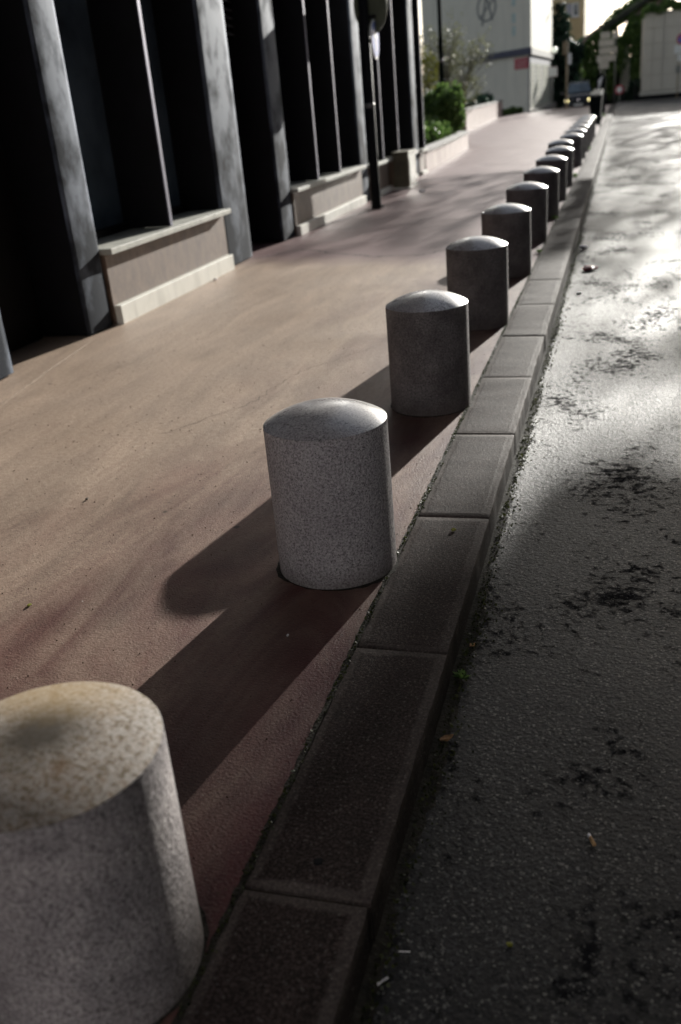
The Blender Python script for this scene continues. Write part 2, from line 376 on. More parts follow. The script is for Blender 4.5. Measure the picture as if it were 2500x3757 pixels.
# kerb bed (dark dirt filling the joints) + individual stones as parts
kr = empty('kerb', (KX0, KY0, 0)); tag(kr, kind='structure')
MB().box((.003, -6, -.3), (.286, 65-KY0, -.012)).build('kerb_bed', M['soil'], kr)
def kerb_mesh(jag):
    bm = bmesh.new(); W, L, Hh = .2885, .990, .30
    bmesh.ops.create_cube(bm, size=1)
    for v in bm.verts: v.co = Vector(((v.co.x+.5)*W, (v.co.y+.5)*L, (v.co.z-.5)*Hh+.14))
    for v in bm.verts:
        if v.co.x > W*.5 and v.co.z < 0: v.co.x += .006
    ed = [e for e in bm.edges if all(abs(v.co.z-.14) < 1e-4 for v in e.verts)]
    road_e = [e for e in ed if all(v.co.x > W*.5 for v in e.verts)]
    bmesh.ops.bevel(bm, geom=[e for e in ed if e not in road_e], offset=.006, segments=2, profile=.5, affect='EDGES')
    ed = [e for e in bm.edges if all(v.co.x > W-.012 and v.co.z > .12 for v in e.verts) and abs(e.verts[0].co.y-e.verts[1].co.y) > .5]
    bmesh.ops.bevel(bm, geom=ed, offset=.020, segments=4, profile=.5, affect='EDGES')
    # subdivide length to allow slightly irregular edges
    bmesh.ops.subdivide_edges(bm, edges=[e for e in bm.edges if abs(e.verts[0].co.y-e.verts[1].co.y) > .5], cuts=22, use_grid_fill=True)
    rn = random.Random(jag)
    for v in bm.verts:
        if v.co.z > .1: v.co += Vector((rn.uniform(-1, 1)*.0016, rn.uniform(-1, 1)*.0012, rn.uniform(-1, 1)*.0011))
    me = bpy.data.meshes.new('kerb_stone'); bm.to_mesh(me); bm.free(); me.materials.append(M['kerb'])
    for p_ in me.polygons: p_.use_smooth = True
    try: me.set_sharp_from_angle(angle=R(50))
    except Exception: pass
    return me
kms = [kerb_mesh(i) for i in range(5)]
for i in range(-5, 63):
    o = bpy.data.objects.new('kerb_stone', kms[i % 5]); COL.objects.link(o); o.parent = kr
    o.location = (random.uniform(-.002, .002), i+.005+random.uniform(-.002, .002), -.14+random.uniform(-.002, .002))
    o.rotation_euler = (random.uniform(-.002, .002), random.uniform(-.003, .003), random.uniform(-.002, .002))

# dark bands across the road
for i, (y0, y1, x0) in enumerate(((30.4, 32.6, -.35), (19.3, 19.75, 1.2))):
    ys = np.linspace(0, 1, 40); mb = MB(); vs = []
    for a in ys:
        x = x0+(5.38-x0)*a; vs += [(x, y0+random.uniform(-.06, .06)+.15*math.sin(a*9+i), -.1165), (x, y1+random.uniform(-.06, .06)+.1*math.sin(a*7), -.1165)]
    mb.add(vs, [(2*j, 2*j+2, 2*j+3, 2*j+1) for j in range(39)]); o = mb.build('road_band', M['dark_band']); tag(o, kind='structure')

def ribbon(name, pts, w0, w1, z, mat, seed, jit=.02):
    rn = random.Random(seed); P = []
    for (x0, y0), (x1, y1) in zip(pts, pts[1:]):
        n = max(3, int(math.hypot(x1-x0, y1-y0)/.05))
        for i in range(n): P.append((x0+(x1-x0)*i/n+rn.gauss(0, jit), y0+(y1-y0)*i/n+rn.gauss(0, jit)))
    P.append(pts[-1]); vs = []
    for i, (x, y) in enumerate(P):
        a = P[max(i-1, 0)]; b = P[min(i+1, len(P)-1)]; d = Vector((b[0]-a[0], b[1]-a[1])).normalized(); w_ = rn.uniform(w0, w1)/2
        vs += [(x-d.y*w_, y+d.x*w_, z), (x+d.y*w_, y-d.x*w_, z)]
    o = MB().add(vs, [(2*i, 2*i+1, 2*i+3, 2*i+2) for i in range(len(P)-1)]).build(name, mat); tag(o, kind='structure'); return o
ribbon('pavement_crack', [(-4.02, 10.35), (-3.6, 10.95), (-3.31, 10.71), (-2.6, 10.17), (-2.06, 10.08), (-1.7, 10.45), (-.8, 10.2)], .006, .03, .0014, M['grime'], 3)
ribbon('pavement_crack', [(-3.9, 12.3), (-3.2, 12.9), (-2.5, 12.7), (-1.5, 13.4)], .004, .02, .0014, M['grime'], 4)
ribbon('pavement_crack', [(-2.35, 4.4), (-2.05, 4.9), (-1.95, 5.6), (-1.6, 6.2)], .001, .005, .0014, M['grime'], 5, .012)
ribbon('pavement_seam', [(-3.50, 3.6), (-3.69, 4.86), (-3.83, 5.6), (-3.98, 6.55)], .014, .024, .0016, M['seam'], 6, .004)

# ------------------------------------------------------------------ bollards
BX, BY, SP, BR, BH = -.9665, 2.9927, 1.9237, .2171, .5539
def dome_prof(r, h, rim):
    rr = (r*r+h*h)/(2*h); a = math.asin(r/rr); n = 14
    return [(rr*math.sin(a*(1-i/n))+0, rim+rr*math.cos(a*(1-i/n))-(rr-h)) for i in range(n)]+[(.0004, rim+h)]
body = MB().lathe([(BR, -.05), (BR, .02), (BR, .10), (BR, .3), (BR, BH-.03), (BR, BH)], 96).lathe([(BR, BH), (BR-.02, BH+.001)], 96)
body_me = body.build('body', M['body'])
capmb = MB().lathe(dome_prof(BR-.001, .062, BH+.0015), 96).lathe([(BR-.004, BH-.004), (BR-.001, BH+.0015)], 96)
cap_o = capmb.build('cap', M['cap']); cap2 = capmb.build('cap', M['capst'])
body_mesh, cap_mesh, cap2_mesh = body_me.data, cap_o.data, cap2.data
body_shade_mesh = body_mesh.copy(); body_shade_mesh.materials.clear(); body_shade_mesh.materials.append(M['body_shade'])  # darker copy: front shade of the farther bollards painted into the stone
bodyst_mesh = body_mesh.copy(); bodyst_mesh.materials.clear(); bodyst_mesh.materials.append(M['bodyst'])
for o in (body_me, cap_o, cap2): bpy.data.objects.remove(o)
blab = {1: 'stone bollard with brown stained top, nearest, cut off by the left edge',
        2: 'pale speckled granite bollard in sharp focus, second from the camera',
        3: 'granite bollard directly behind the sharp pale one, third from the camera',
        4: 'granite bollard fourth from the camera, its base half hidden by the third',
        5: 'granite bollard fifth from the camera, level with the red litter on the road'}
ords = {6: 'sixth', 7: 'seventh', 8: 'eighth', 9: 'ninth', 10: 'tenth', 11: 'eleventh', 12: 'twelfth', 13: 'thirteenth', 14: 'fourteenth', 15: 'fifteenth'}
dx10 = {10: -.09, 9: .0, 7: .01}
for i in range(1, 17):
    e = empty('bollard', (BX+dx10.get(i, 0), BY+SP*(i-2), 0), random.uniform(0, 6))
    if i == 1: e.location = (-.983, 1.193, -.027); e.rotation_euler[2] = .9
    lab = blab.get(i) or (f'granite bollard with shining cap, {ords[i]} from the camera in the kerb row' if i < 16 else 'smallest and farthest stone bollard, just before the black bins')
    tag(e, lab, 'bollard', 'granite bollards along the kerb')
    if i > 2: e.rotation_euler[0] = random.uniform(-.009, .009); e.rotation_euler[1] = random.uniform(-.009, .009)
    if i < 9:
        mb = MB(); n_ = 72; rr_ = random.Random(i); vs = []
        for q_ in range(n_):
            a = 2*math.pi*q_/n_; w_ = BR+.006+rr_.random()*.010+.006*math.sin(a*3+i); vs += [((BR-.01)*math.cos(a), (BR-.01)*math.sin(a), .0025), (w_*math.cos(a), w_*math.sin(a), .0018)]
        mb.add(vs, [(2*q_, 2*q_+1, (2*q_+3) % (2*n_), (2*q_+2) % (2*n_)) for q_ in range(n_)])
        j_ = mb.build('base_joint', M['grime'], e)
        if i == 1: j_.location.z = .027
    for nm, me in (('body', body_mesh), ('cap', cap2_mesh if i == 1 else cap_mesh)):
        o = bpy.data.objects.new(nm, (body_shade_mesh if nm == 'body' and i > 2 else bodyst_mesh if nm == 'body' and i == 1 else me)); COL.objects.link(o); o.parent = e
        if i == 1 and nm == 'cap': o.scale.z = .62; o.location.z = (BH+.0015)*.38

# ------------------------------------------------------------------ office building on the left
FX = -4.05
ob = empty('office_building', (FX, 8, 0)); tag(ob, 'long building with silver piers, black windows and stone base along the pavement', 'building')
def part(mb, name, mat, parent=ob, bevel=0):
    mb.v = [(x-FX, y-8, z) for x, y, z in mb.v]
    return mb.build(name, mat, parent, bevel)
TOP = 22
part(MB().box((-14, -8, -.2), (-4.62, 21.25, TOP+.2)), 'wall', M['black'])
part(MB().box((-4.62, -8, 3.9), (-3.98, 21.15, TOP)), 'upper_wall', M['black'])
piers = [(-6.1, -5.4), (-3.1, -2.4), (-.3, .45), (2.35, 2.85), (4.95, 5.62), (6.70, 7.08), (9.75, 10.5), (11.63, 12.12), (15.76, 16.25), (20.17, 20.66)]
for j, (a, b) in enumerate(piers):
    mb = MB(); n = 12; cx_ = (a+b)/2; vs = []
    prof = []
    for i in range(n+1):
        t = i/n; y = a+(b-a)*t; bulge = .010*math.sin(math.pi*t)**.7
        prof.append((FX-.028+bulge, y))
    prof2 = [(FX-.05, a)]+prof+[(FX-.05, b)]
    for z in (0.012, 3.92):
        vs += [(x, y, z) for x, y in prof2]
    m_ = len(prof2)
    mb.add(vs, [(i, i+1, m_+i+1, m_+i) for i in range(m_-1)], True)
    o = part(mb, 'pier', M['pier'])
    part(MB().box((-4.6, a+.012, .014), (FX-.052, b-.012, 3.92)), 'pier_core', M['fin'])
bays = [(7.13, 9.74, .625, .155), (12.14, 15.74, .590, .125), (16.27, 17.7, .55, .085), (18.6, 20.15, .52, .075), (20.68, 21.25, .50, .07), (2.87, 4.93, .66, .17), (-2.38, -.32, .67, .17)]
finy = {0: [8.42], 1: [13.27, 14.43], 2: [17.32], 3: [18.61], 4: [21.19], 5: [3.9], 6: [-1.35]}
for j, (a, b, zs, zk) in enumerate(bays):
    part(MB().box((-4.62, a, 0), (FX-.01, b, zs-.05)), 'stone_panel', M['panel'])
    part(MB().box((-4.55, a+.01, -.02), (FX+.05, b-.01, zk)), 'skirting', M['skirt'], bevel=.004)
    part(MB().box((-4.61, a-.03, zs-.048), (FX+.075, b+.03, zs)), 'sill', M['sill'], bevel=.004)
    w_ = part(MB().box((-4.60, a, zs+.002), (-4.53, b, 3.9)), 'window_pane', M['glass'])
    part(MB().box((-4.53, a, zs+.002), (-4.46, b, zs+.06)), 'window_frame', M['black'])
    for y in finy[j]:
        f_ = part(MB().box((-4.52, y-.02, zs+.004), (FX-.003, y+.018, 3.9)), 'fin', M['fin'])
        part(MB().box((FX-.002, y-.022, zs+.006), (FX+.012, y+.03, 3.9)), 'fin_edge', M['fin_edge'])  # edge coloured paler than the shaded fin side, as if catching light
# doors (recessed, dark) with a louvre over the second one
for a, b, lv in ((5.64, 6.69, False), (10.51, 11.62, True), (.47, 2.33, False)):
    part(MB().box((-4.60, a, .0), (-4.50, b, 3.9)), 'door', M['fin'], bevel=.01)
    if lv:
        mb = MB()
        for i in range(9):
            z = 2.42+i*.085; mb.add([(-4.48, a+.03, z), (-4.48, b-.03, z), (-4.40, b-.03, z-.05), (-4.40, a+.03, z-.05), (-4.48, a+.03, z+.012), (-4.48, b-.03, z+.012), (-4.40, b-.03, z-.038), (-4.40, a+.03, z-.038)],
                    [(0,1,2,3),(4,5,6,7),(3,2,6,7),(0,1,5,4)])
        part(mb, 'louvre', M['greymetal'])
part(MB().box((-4.62, 21.25, 0), (-4.3, 21.32, 3.9)), 'corner_trim', M['greymetal'])

# stone planter walls beyond the building
def planter(name, pts, h, label, th=.22):
    e = empty(name, (pts[0][0], pts[0][1], 0)); tag(e, label, 'planter'); ox, oy = pts[0]
    def off(pts, d): return [(x-d*.99, y-d*.08) for x, y in pts]
    def wall(z0, z1, d0, d1, nm, mat):
        mb = MB(); A = off(pts, d0); B_ = off(pts, d1); vs = []
        for z in (z0, z1):
            vs += [(x-ox, y-oy, z) for x, y in A]+[(x-ox, y-oy, z) for x, y in B_]
        n = len(pts); f = []
        for i in range(n-1):
            f += [(i, i+1, 2*n+i+1, 2*n+i), (n+i, n+i+1, 3*n+i+1, 3*n+i), (2*n+i, 2*n+i+1, 3*n+i+1, 3*n+i)]
        for i in (0, n-1): f.append((i, n+i, 3*n+i, 2*n+i))
        mb.add(vs, f); mb.build(nm, mat, e)
    wall(-.05, h-.07, 0, th, 'wall', M['planter']); wall(h-.068, h, -.03, th+.03, 'coping', M['coping'])
    wall(h-.15, h-.1, th+.002, th+1.9, 'soil', M['soil']); return e
planter('planter', [(-4.06, 21.36), (-4.12, 24.5), (-4.22, 27), (-4.35, 29.6)], .47, 'low pinkish stone planter wall holding the green shrubs, right beside the dark building')
planter('planter', [(-6.15, 41.5), (-6.35, 48), (-6.6, 56), (-6.75, 60)], .85, 'farther low stone planter wall in front of the white building')

# ------------------------------------------------------------------ vegetation helpers
def leaves(n, fn, size, up=.3, seed=1, asp=1.6):
    rn = random.Random(seed); mb = MB(); V = mb.v; F = mb.f
    for i in range(n):
        c = fn(rn)
        if c is None: continue
        s = size*rn.uniform(.6, 1.4)
        a = Vector((rn.gauss(0, 1), rn.gauss(0, 1), rn.gauss(0, 1)+up)).normalized(); b = a.cross(Vector((rn.gauss(0, 1), rn.gauss(0, 1), rn.gauss(0, 1)))).normalized()
        k = len(V); c = Vector(c)
        V += [tuple(c-a*s*asp*.5), tuple(c+b*s*.5+a*s*.05), tuple(c+a*s*asp*.5), tuple(c-b*s*.5+a*s*.05)]; F.append((k, k+1, k+2, k+3)); mb.sm.append(False)
    return mb
def blob_fn(blobs, shell=.55):
    tot = [b[3]**2 for b in blobs]
    def fn(rn):
        b = rn.choices(blobs, tot)[0]
        d = Vector((rn.gauss(0, 1), rn.gauss(0, 1), rn.gauss(0, 1))).normalized()
        r = b[3]*(shell+(1-shell)*rn.random()**.6)*(1+.28*math.sin(d.x*7+b[0])*math.sin(d.z*6+d.y*5)+(.35*rn.random() if rn.random() < .08 else 0))
        return (b[0]+d.x*r, b[1]+d.y*r, b[2]+d.z*r*b[4])
    return fn
def bush(name, loc, blobs, n, size, mat, label, cat='shrub', stems=5, seed=1, group=None):
    e = empty(name, loc); tag(e, label, cat, group)
    leaves(n, blob_fn(blobs), size, seed=seed).build('foliage', mat, e)
    mb = MB(); rn = random.Random(seed)
    for b in blobs[:max(stems, 1)]:
        mb.tube([(rn.uniform(-.08, .08), rn.uniform(-.08, .08), 0), (b[0]*.5, b[1]*.5, b[2]*.5), (b[0], b[1], b[2])], [.02, .014, .006], 5)
    mb.build('stem', M['bark'], e); return e
bush('green_shrub', (-4.75, 28.2, .35), [(0, 0, .75, .36, 1.1), (.18, .3, .5, .3, 1.1), (-.25, -.2, .6, .34, 1.1), (.12, -.4, .95, .26, 1.1), (-.45, .2, .95, .25, 1.1), (.2, .1, 1.0, .28, 1.2), (-.15, .3, 1.15, .22, 1.1)], 5200, .075, M['leaf'],
     'tall bright green shrub around the foot of the lamp post', seed=3)
bush('green_shrub', (-4.62, 24.6, .33), [(0, 0, .22, .26, .9), (.0, .55, .28, .28, .9), (-.1, -.6, .2, .25, .9), (-.35, .2, .35, .27, 1), (-.3, -.9, .3, .28, 1), (0, 1.2, .25, .27, 1), (-.3, 1.6, .35, .3, 1), (0, 2.1, .25, .25, 1)], 5200, .065, M['leaf'],
     'low leafy shrub spilling over the near planter wall', seed=4)
bush('yellow_shrub', (-5.9, 31.5, .3), [(0, 0, 1.2, .4, 1.4), (.1, .2, 1.9, .35, 1.3), (-.2, 0, 2.4, .28, 1.2)], 700, .06, M['leafy'], 'thin yellow flowering shrub beside the corner of the dark building', seed=5)
bush('green_shrub', (-7.1, 50, .7), [(0, 0, .2, .35, .8), (.1, 1.5, .25, .4, .8), (0, 3.2, .22, .35, .8), (-.1, -1.4, .2, .3, .8), (0, 5, .25, .4, .9)], 2500, .09, M['conif'], 'dark low hedge in the far planter before the white wall', seed=6)
bush('small_plant', (-6.9, 46.0, .7), [(0, 0, .75, .12, 1), (.1, 0, 1.0, .12, 1), (-.1, 0, .9, .1, 1), (0, 0, .4, .1, 1)], 260, .06, M['leafy'], 'single spindly little plant standing up from the far planter', seed=7)
bush('wall_shrub', (-6.3, 60.9, 0), [(0, 0, .2, .28, .8), (.4, .3, .18, .22, .8), (-.3, -1, .15, .25, .7)], 900, .08, M['leaf'], 'grass tuft growing at the foot of the white wall', seed=8)

# bare budding tree behind the lamp post
def bare_tree(name, loc, label, h, seed, spread=.5):
    rn = random.Random(seed); e = empty(name, loc); tag(e, label, 'tree'); mb = MB(); tips = []
    def br(p, d, L, r, lev):
        pts = [p]; q = p.copy(); dd = d.copy()
        for i in range(4):
            dd = (dd+Vector((rn.gauss(0, .1), rn.gauss(0, .1), rn.gauss(.05, .06)))).normalized(); q = q+dd*L/4; pts.append(q.copy())
            if lev >= 2: tips.append(q.copy())
        mb.tube(pts, [r, r*.85, r*.7, r*.55, r*.42], 5 if lev > 0 else 7)
        if lev < 4:
            for k in range(rn.choice((3, 4)) if lev else 7):
                t = rn.uniform(.25, 1) if lev else rn.uniform(.1, 1); i = min(3, int(t*4)); s = pts[i].lerp(pts[i+1], t*4-i)
                nd = (dd+Vector((rn.gauss(0, spread), rn.gauss(0, spread), rn.gauss(.15, .15)))).normalized()
                br(s, nd, L*rn.uniform(.5, .75), r*.5, lev+1)
    for k in range(5): br(Vector((rn.uniform(-.1, .1), rn.uniform(-.1, .1), 0)), Vector((rn.gauss(0, .28), rn.gauss(0, .28), 1)).normalized(), h*.42, .026, 0)
    mb.build('trunk', M['twig'], e)
    lb = leaves(min(4200, len(tips)), lambda r_: tips[r_.randrange(len(tips))]+Vector((r_.gauss(0, .03), r_.gauss(0, .03), r_.gauss(0, .03))), .042, seed=seed)
    lb.build('crown', M['bud'], e); return e
bare_tree('budding_tree', (-5.5, 33.6, .2), 'slender nearly bare tree with thin grey twigs beside the lamp post', 4.1, 11)
bare_tree('budding_tree', (-6.9, 35.0, .2), 'thin bare budding tree half hidden by the corner of the dark building', 3.9, 12)

# lamp post
lp = empty('street_lamp', (-5.29, 31, 0)); tag(lp, 'dark green street lamp post rising out of the shrubs and past the top edge', 'street lamp')
MB().lathe([(.11, -.02), (.11, .9), (.085, 1.0), (.075, 1.15), (.07, 3.0), (.062, 3.05), (.055, 6.4), (.0005, 6.41)], 16).build('pole', M['post'], lp)
MB().lathe([(.0005, 2.38), (.092, 2.38), (.095, 2.42), (.092, 2.46), (.0005, 2.46)], 16).build('collar', M['greymetal'], lp)
MB().lathe([(.0005, 1.72), (.088, 1.72), (.09, 1.78), (.088, 1.84), (.0005, 1.84)], 16).build('collar', M['post'], lp)
MB().tube([(0, 0, 6.3), (.3, 0, 6.6), (.9, 0, 6.7)], .03, 8).build('arm', M['post'], lp)
MB().lathe([(.02, .1), (.16, .06), (.2, -.05), (.0005, -.06)], 16, (.95, 0, 6.65)).build('lamp_head', M['post'], lp)

# sign pole by the facade
sp = empty('sign_pole', (-3.63, 14.85, 0)); tag(sp, 'black round post carrying two round signs, standing near the black windows', 'sign post')
MB().lathe([(.078, -.02), (.078, .35), (.072, .40), (.070, 4.2), (.0005, 4.21)], 24).build('pole', M['black'], sp)
MB().lathe([(.0005, 1.44), (.0745, 1.44), (.0745, 1.50), (.0005, 1.50)], 20).build('band', M['greymetal'], sp)
bk = MB().disc((.085, .10, 2.80), (.10, 1, 0), .39, .025, 40, .255); o = bk.build('sign_back', M['olive'], sp)
MB().disc((.087, .118, 2.80), (.10, 1, 0), .365, .008, 40, .235).build('sign_face', M['signwhite'], o)
MB().box((-.09, .0, 2.62), (.16, .085, 2.66)).build('bracket', M['black'], sp)
rn_ = Vector((.998, .03, 0)).normalized()   # blue disc turned across the pavement
bd = MB().disc((.135, .02, 2.34), rn_, .262, .02, 40).build('round_sign', M['signwhite'], sp)
MB().disc(Vector((.135, .02, 2.34))+rn_*.012, rn_, .238, .006, 40).build('blue_face', M['blue'], bd)
side = Vector((0, 0, 1)).cross(rn_).normalized()
mb = MB(); c0 = Vector((.135, .02, 2.34))+rn_*.0165
def slab(mb, pts2, th=.003):
    n = len(pts2); a = [c0+side*u+Vector((0, 0, 1))*v for u, v in pts2]; mb.add(a+[q_+rn_*th for q_ in a], [tuple(range(n)), tuple(range(n, 2*n))]+[(i, (i+1) % n, n+(i+1) % n, n+i) for i in range(n)])
slab(mb, [(-.035, -.15), (.035, -.15), (.035, .02), (-.035, .02)]); slab(mb, [(-.11, .021), (.11, .021), (0, .15)])
mb.build('white_arrow', M['signwhite'], bd)
MB().box((.05, -.03, 2.3), (.128, .03, 2.36)).build('bracket', M['black'], sp)
MB().box((.06, -.06, .02), (.13, -.01, .05)).build('foot_bolt', M['black'], sp)

# bronze cabinet against the wall
cb = empty('utility_cabinet', (-3.86, 18.1, 0)); tag(cb, 'narrow bronze metal cabinet against the stone base of the dark building', 'cabinet')
MB().box((-.13, -.34, .0), (.16, .34, .60)).build('housing', M['bronze'], cb, bevel=.012)
MB().box((-.14, -.36, .602), (.175, .36, .64)).build('lid', M['bronze'], cb, bevel=.006)
MB().box((.161, -.29, .06), (.172, .29, .55)).build('door', M['bronze'], cb, bevel=.004)
MB().box((-.15, -.37, -.02), (.2, .37, .035)).build('base', M['skirt'], cb)

# ------------------------------------------------------------------ white building in the background
wb = empty('white_building', (-5.44, 62.5, 0)); tag(wb, 'large white rendered building with dark cornice and red notice, beyond the pavement', 'building')
A0 = Vector((-5.40, 62.5)); d1 = Vector((-14.6, 77.0))-A0; d1.normalize(); d2 = Vector((.0, 1.0))   # wall A runs left/back, wall B right/back
def quadbox(P0, d, L, nrm, th, z0, z1, name, mat, parent=wb, s0=0.0, base=None):
    base = base or Vector((parent.location.x, parent.location.y)); a = P0+d*s0-base; b = P0+d*(s0+L)-base; c = b+nrm*th; e = a+nrm*th
    mb = MB(); mb.add([(a.x, a.y, z0), (b.x, b.y, z0), (c.x, c.y, z0), (e.x, e.y, z0), (a.x, a.y, z1), (b.x, b.y, z1), (c.x, c.y, z1), (e.x, e.y, z1)],
           [(0,3,2,1),(4,5,6,7),(0,1,5,4),(1,2,6,5),(2,3,7,6),(3,0,4,7)]); return mb.build(name, mat, parent)
nA = Vector((-d1.y, d1.x)); nA = nA if nA.y < 0 else -nA     # outward normal of wall A (to the camera)
nB = Vector((d2.y, -d2.x))
# body as one prism: lower storey, and a slightly set back upper storey
def prism(pts, z0, z1, name, mat, parent=wb):
    b = Vector((parent.location.x, parent.location.y)); n = len(pts); q_ = [Vector(p_)-b for p_ in pts]
    return MB().add([(p_.x, p_.y, z0) for p_ in q_]+[(p_.x, p_.y, z1) for p_ in q_], [tuple(range(n))[::-1], tuple(range(n, 2*n))]+[(i, (i+1) % n, n+(i+1) % n, n+i) for i in range(n)]).build(name, mat, parent)
Bend = A0+d2*18.5
prism([A0, Bend, Bend+d1*17, A0+d1*17], -1.0, 3.10, 'lower_wall', M['white'])
u0_ = A0-nA*.10+d1*.05; prism([u0_, u0_+d2*18.4, u0_+d2*18.4+d1*17, u0_+d1*17], 3.10, 11, 'upper_wall', M['white'])
quadbox(A0, d1, 6.9, nA, .16, 3.16, 3.52, 'cornice', M['slate'], s0=-.25)
quadbox(A0, d1, 10, nA, .10, 3.14, 3.24, 'ledge', M['coping'], s0=6.67)
quadbox(A0, d2, 18.8, nB, .12, 3.14, 3.50, 'cornice', M['coping'], s0=-.1)
quadbox(A0, d2, 18, nB, .012, 2.72, 3.13, 'lintel', M['slate'], s0=.05)
quadbox(A0, d1, .14, nA, .02, -.1, 3.1, 'corner_trim', M['slate'], s0=0)
quadbox(A0, d2, 18.6, nB, .40, -.3, .10, 'step', M['coping'], s0=.1)
quadbox(A0, d2, 17.6, nB, .012, .22, 2.715, 'tile_backing', M['slate'], s0=.2)
# tiled panels on the side face
for i in range(10):
    for j in range(3):
        quadbox(A0, d2, (2.9, 4.6, 7.4)[j], nB, .03, .26+i*.245, .26+i*.245+.215, 'tile', M['tile'], s0=(.4, 3.9, 9.3)[j])
quadbox(A0, d1, 1.8, nA, .035, 2.42, 3.02, 'red_notice', M['red'], s0=.15)
for r_, (a_, b_) in enumerate(((.34, 1.75), (.30, 1.45), (.40, 1.8), (.32, 1.6))):   # unreadable pale lines of the notice
    x = a_
    while x < b_:
        L_ = random.uniform(.1, .24); quadbox(A0+nA*.036, d1, min(L_, b_-x), nA, .004, 2.88-r_*.125, 2.925-r_*.125, 'notice_line', M['pink'], s0=x); x += L_+.06
# circled A spray-painted on the upper wall (thin paint strokes)
GC = 6.0; GZ = 6.2; GR = .76
gb = Vector((wb.location.x, wb.location.y))
def gp(s_, z_, o_=.012): q_ = A0-nA*.10+d1*(s_ if s_ < 2.5 else GC+(s_-GC)*1.9)+nA*o_-gb; return (q_.x, q_.y, z_)
mb = MB()
def stroke(p0, p1, w_=.05, o_=.012):
    a = Vector(p0); b = Vector(p1); d = (b-a).normalized(); n = Vector((-d.y, d.x))*w_
    q_ = [a+n, a-n, b-n, b+n]; mb.add([gp(p_.x, p_.y, .002) for p_ in q_]+[gp(p_.x, p_.y, o_) for p_ in q_], [(4,5,6,7),(0,1,5,4),(1,2,6,5),(2,3,7,6),(3,0,4,7)])
for k in range(36):
    a, b = 2*math.pi*k/36, 2*math.pi*(k+1.05)/36
    stroke((GC+GR*.92*math.cos(a), GZ+GR*math.sin(a)), (GC+GR*.92*math.cos(b), GZ+GR*math.sin(b)))
stroke((GC+.36, GZ-1.0), (GC-.04, GZ+.82), .055, .016); stroke((GC-.44, GZ-.78), (GC+.02, GZ+.82), .05, .018); stroke((GC+.56, GZ-.56), (GC-.60, GZ+.40), .04, .02)
mb.build('graffiti', M['graf'], wb)
mb = MB()
for z_ in (6.9, 5.9, 5.0, 4.3): stroke((2.25, z_), (2.2, z_+.5), .24, .006)
mb.build('faded_graffiti', M['teal'], wb)
# lamp globe on the corner
gl = Bend+nB*.25-gb
MB().lathe([(.0005, -.22), (.16, -.15), (.22, 0), (.16, .15), (.0005, .22)], 16, (gl.x, gl.y, 3.75)).build('globe_lamp', M['lampw'], wb)
# wall lantern arm above (dark), fixed on the side face
lt = empty('wall_lamp', (-5.5, 80, 6.5)); tag(lt, 'dark wall-mounted street lamp with bent arm above the tiled side of the white building', 'wall lamp')
MB().tube([(-.1, 0, 0), (.3, 0, .0), (.65, 0, .02), (.8, 0, .18)], .05, 8).build('arm', M['black'], lt)
MB().lathe([(.02, .16), (.12, .12), (.20, -.02), (.0005, -.05)], 16, (.98, 0, .18)).build('lamp_head', M['greymetal'], lt)
MB().box((-.14, -.06, -.12), (-.03, .06, .12)).build('bracket', M['black'], lt)

# ------------------------------------------------------------------ things at the crossing
def post_sign(name, x, y, z0, h, rad, mat, label): 
    e = empty(name, (x, y, z0)); tag(e, label, 'sign post'); MB().lathe([(rad, -.2), (rad*.9, h), (.0005, h+.01)], 10).build('pole', mat, e); return e
e = post_sign('sign_post', -4.57, 70, -.35, 2.7, .035, M['greymetal'], 'thin post with a small pale square sign behind the white building corner')
MB().box((-.31, -.03, 2.2), (.31, -.0, 2.80)).build('sign_panel', M['pink'], e, bevel=.01)
MB().box((-.29, -.042, 2.22), (.29, -.031, 2.78)).build('sign_face', M['signwhite'], e)
e = post_sign('traffic_pole', -3.34, 64.0, 0, 3.6, .075, M['woodpole'], 'weathered pole with brown box and white plate on top, left of the dark car')
MB().box((-.24, -.16, 2.95), (.04, .1, 3.68)).build('signal_box', M['woodpole'], e, bevel=.03)
MB().box((.07, -.12, 2.42), (.24, .02, 3.02)).build('white_plate', M['signwhite'], e, bevel=.01)
e = empty('direction_sign', (-1.42, 78, -.5)); tag(e, 'grey back of a tall direction sign on two poles before the hanging ivy', 'sign')
for x in (0, .74): MB().tube([(x, 0, -.3), (x, 0, 4.9)], .05, 8).build('pole', M['greymetal'], e)
for i, (z, x0, x1) in enumerate(((4.55, -.32, .35), (4.05, -.42, .62), (3.55, -.40, .85), (3.05, -.55, .8), (4.5, .5, .95), (2.6, -.4, .3))):
    MB().box((x0, -.09-.004*i, z), (x1, -.06-.004*i, z+.44)).build('sign_panel', M['concrete'], e, bevel=.01)
e = post_sign('round_sign', -.31, 74, -.2, .95, .03, M['greymetal'], 'small low round sign with red ring at the far end of the road')
r_ = MB().disc((0, -.04, .86), (0, 1, 0), .30, .02, 32).build('red_ring', M['red'], e); MB().disc((0, -.056, .86), (0, 1, 0), .20, .01, 32).build('white_disc', M['signwhite'], e)
e = post_sign('no_parking_sign', 3.38, 72, -.12, 3.7, .04, M['woodpole'], 'post with round blue and red no parking sign at the right edge')
MB().disc((.14, -.05, 3.52), (0, 1, 0), .33, .02, 32).build('red_ring', M['red'], e); MB().disc((.14, -.067, 3.52), (0, 1, 0), .245, .01, 32).build('blue_disc', M['blue'], e)
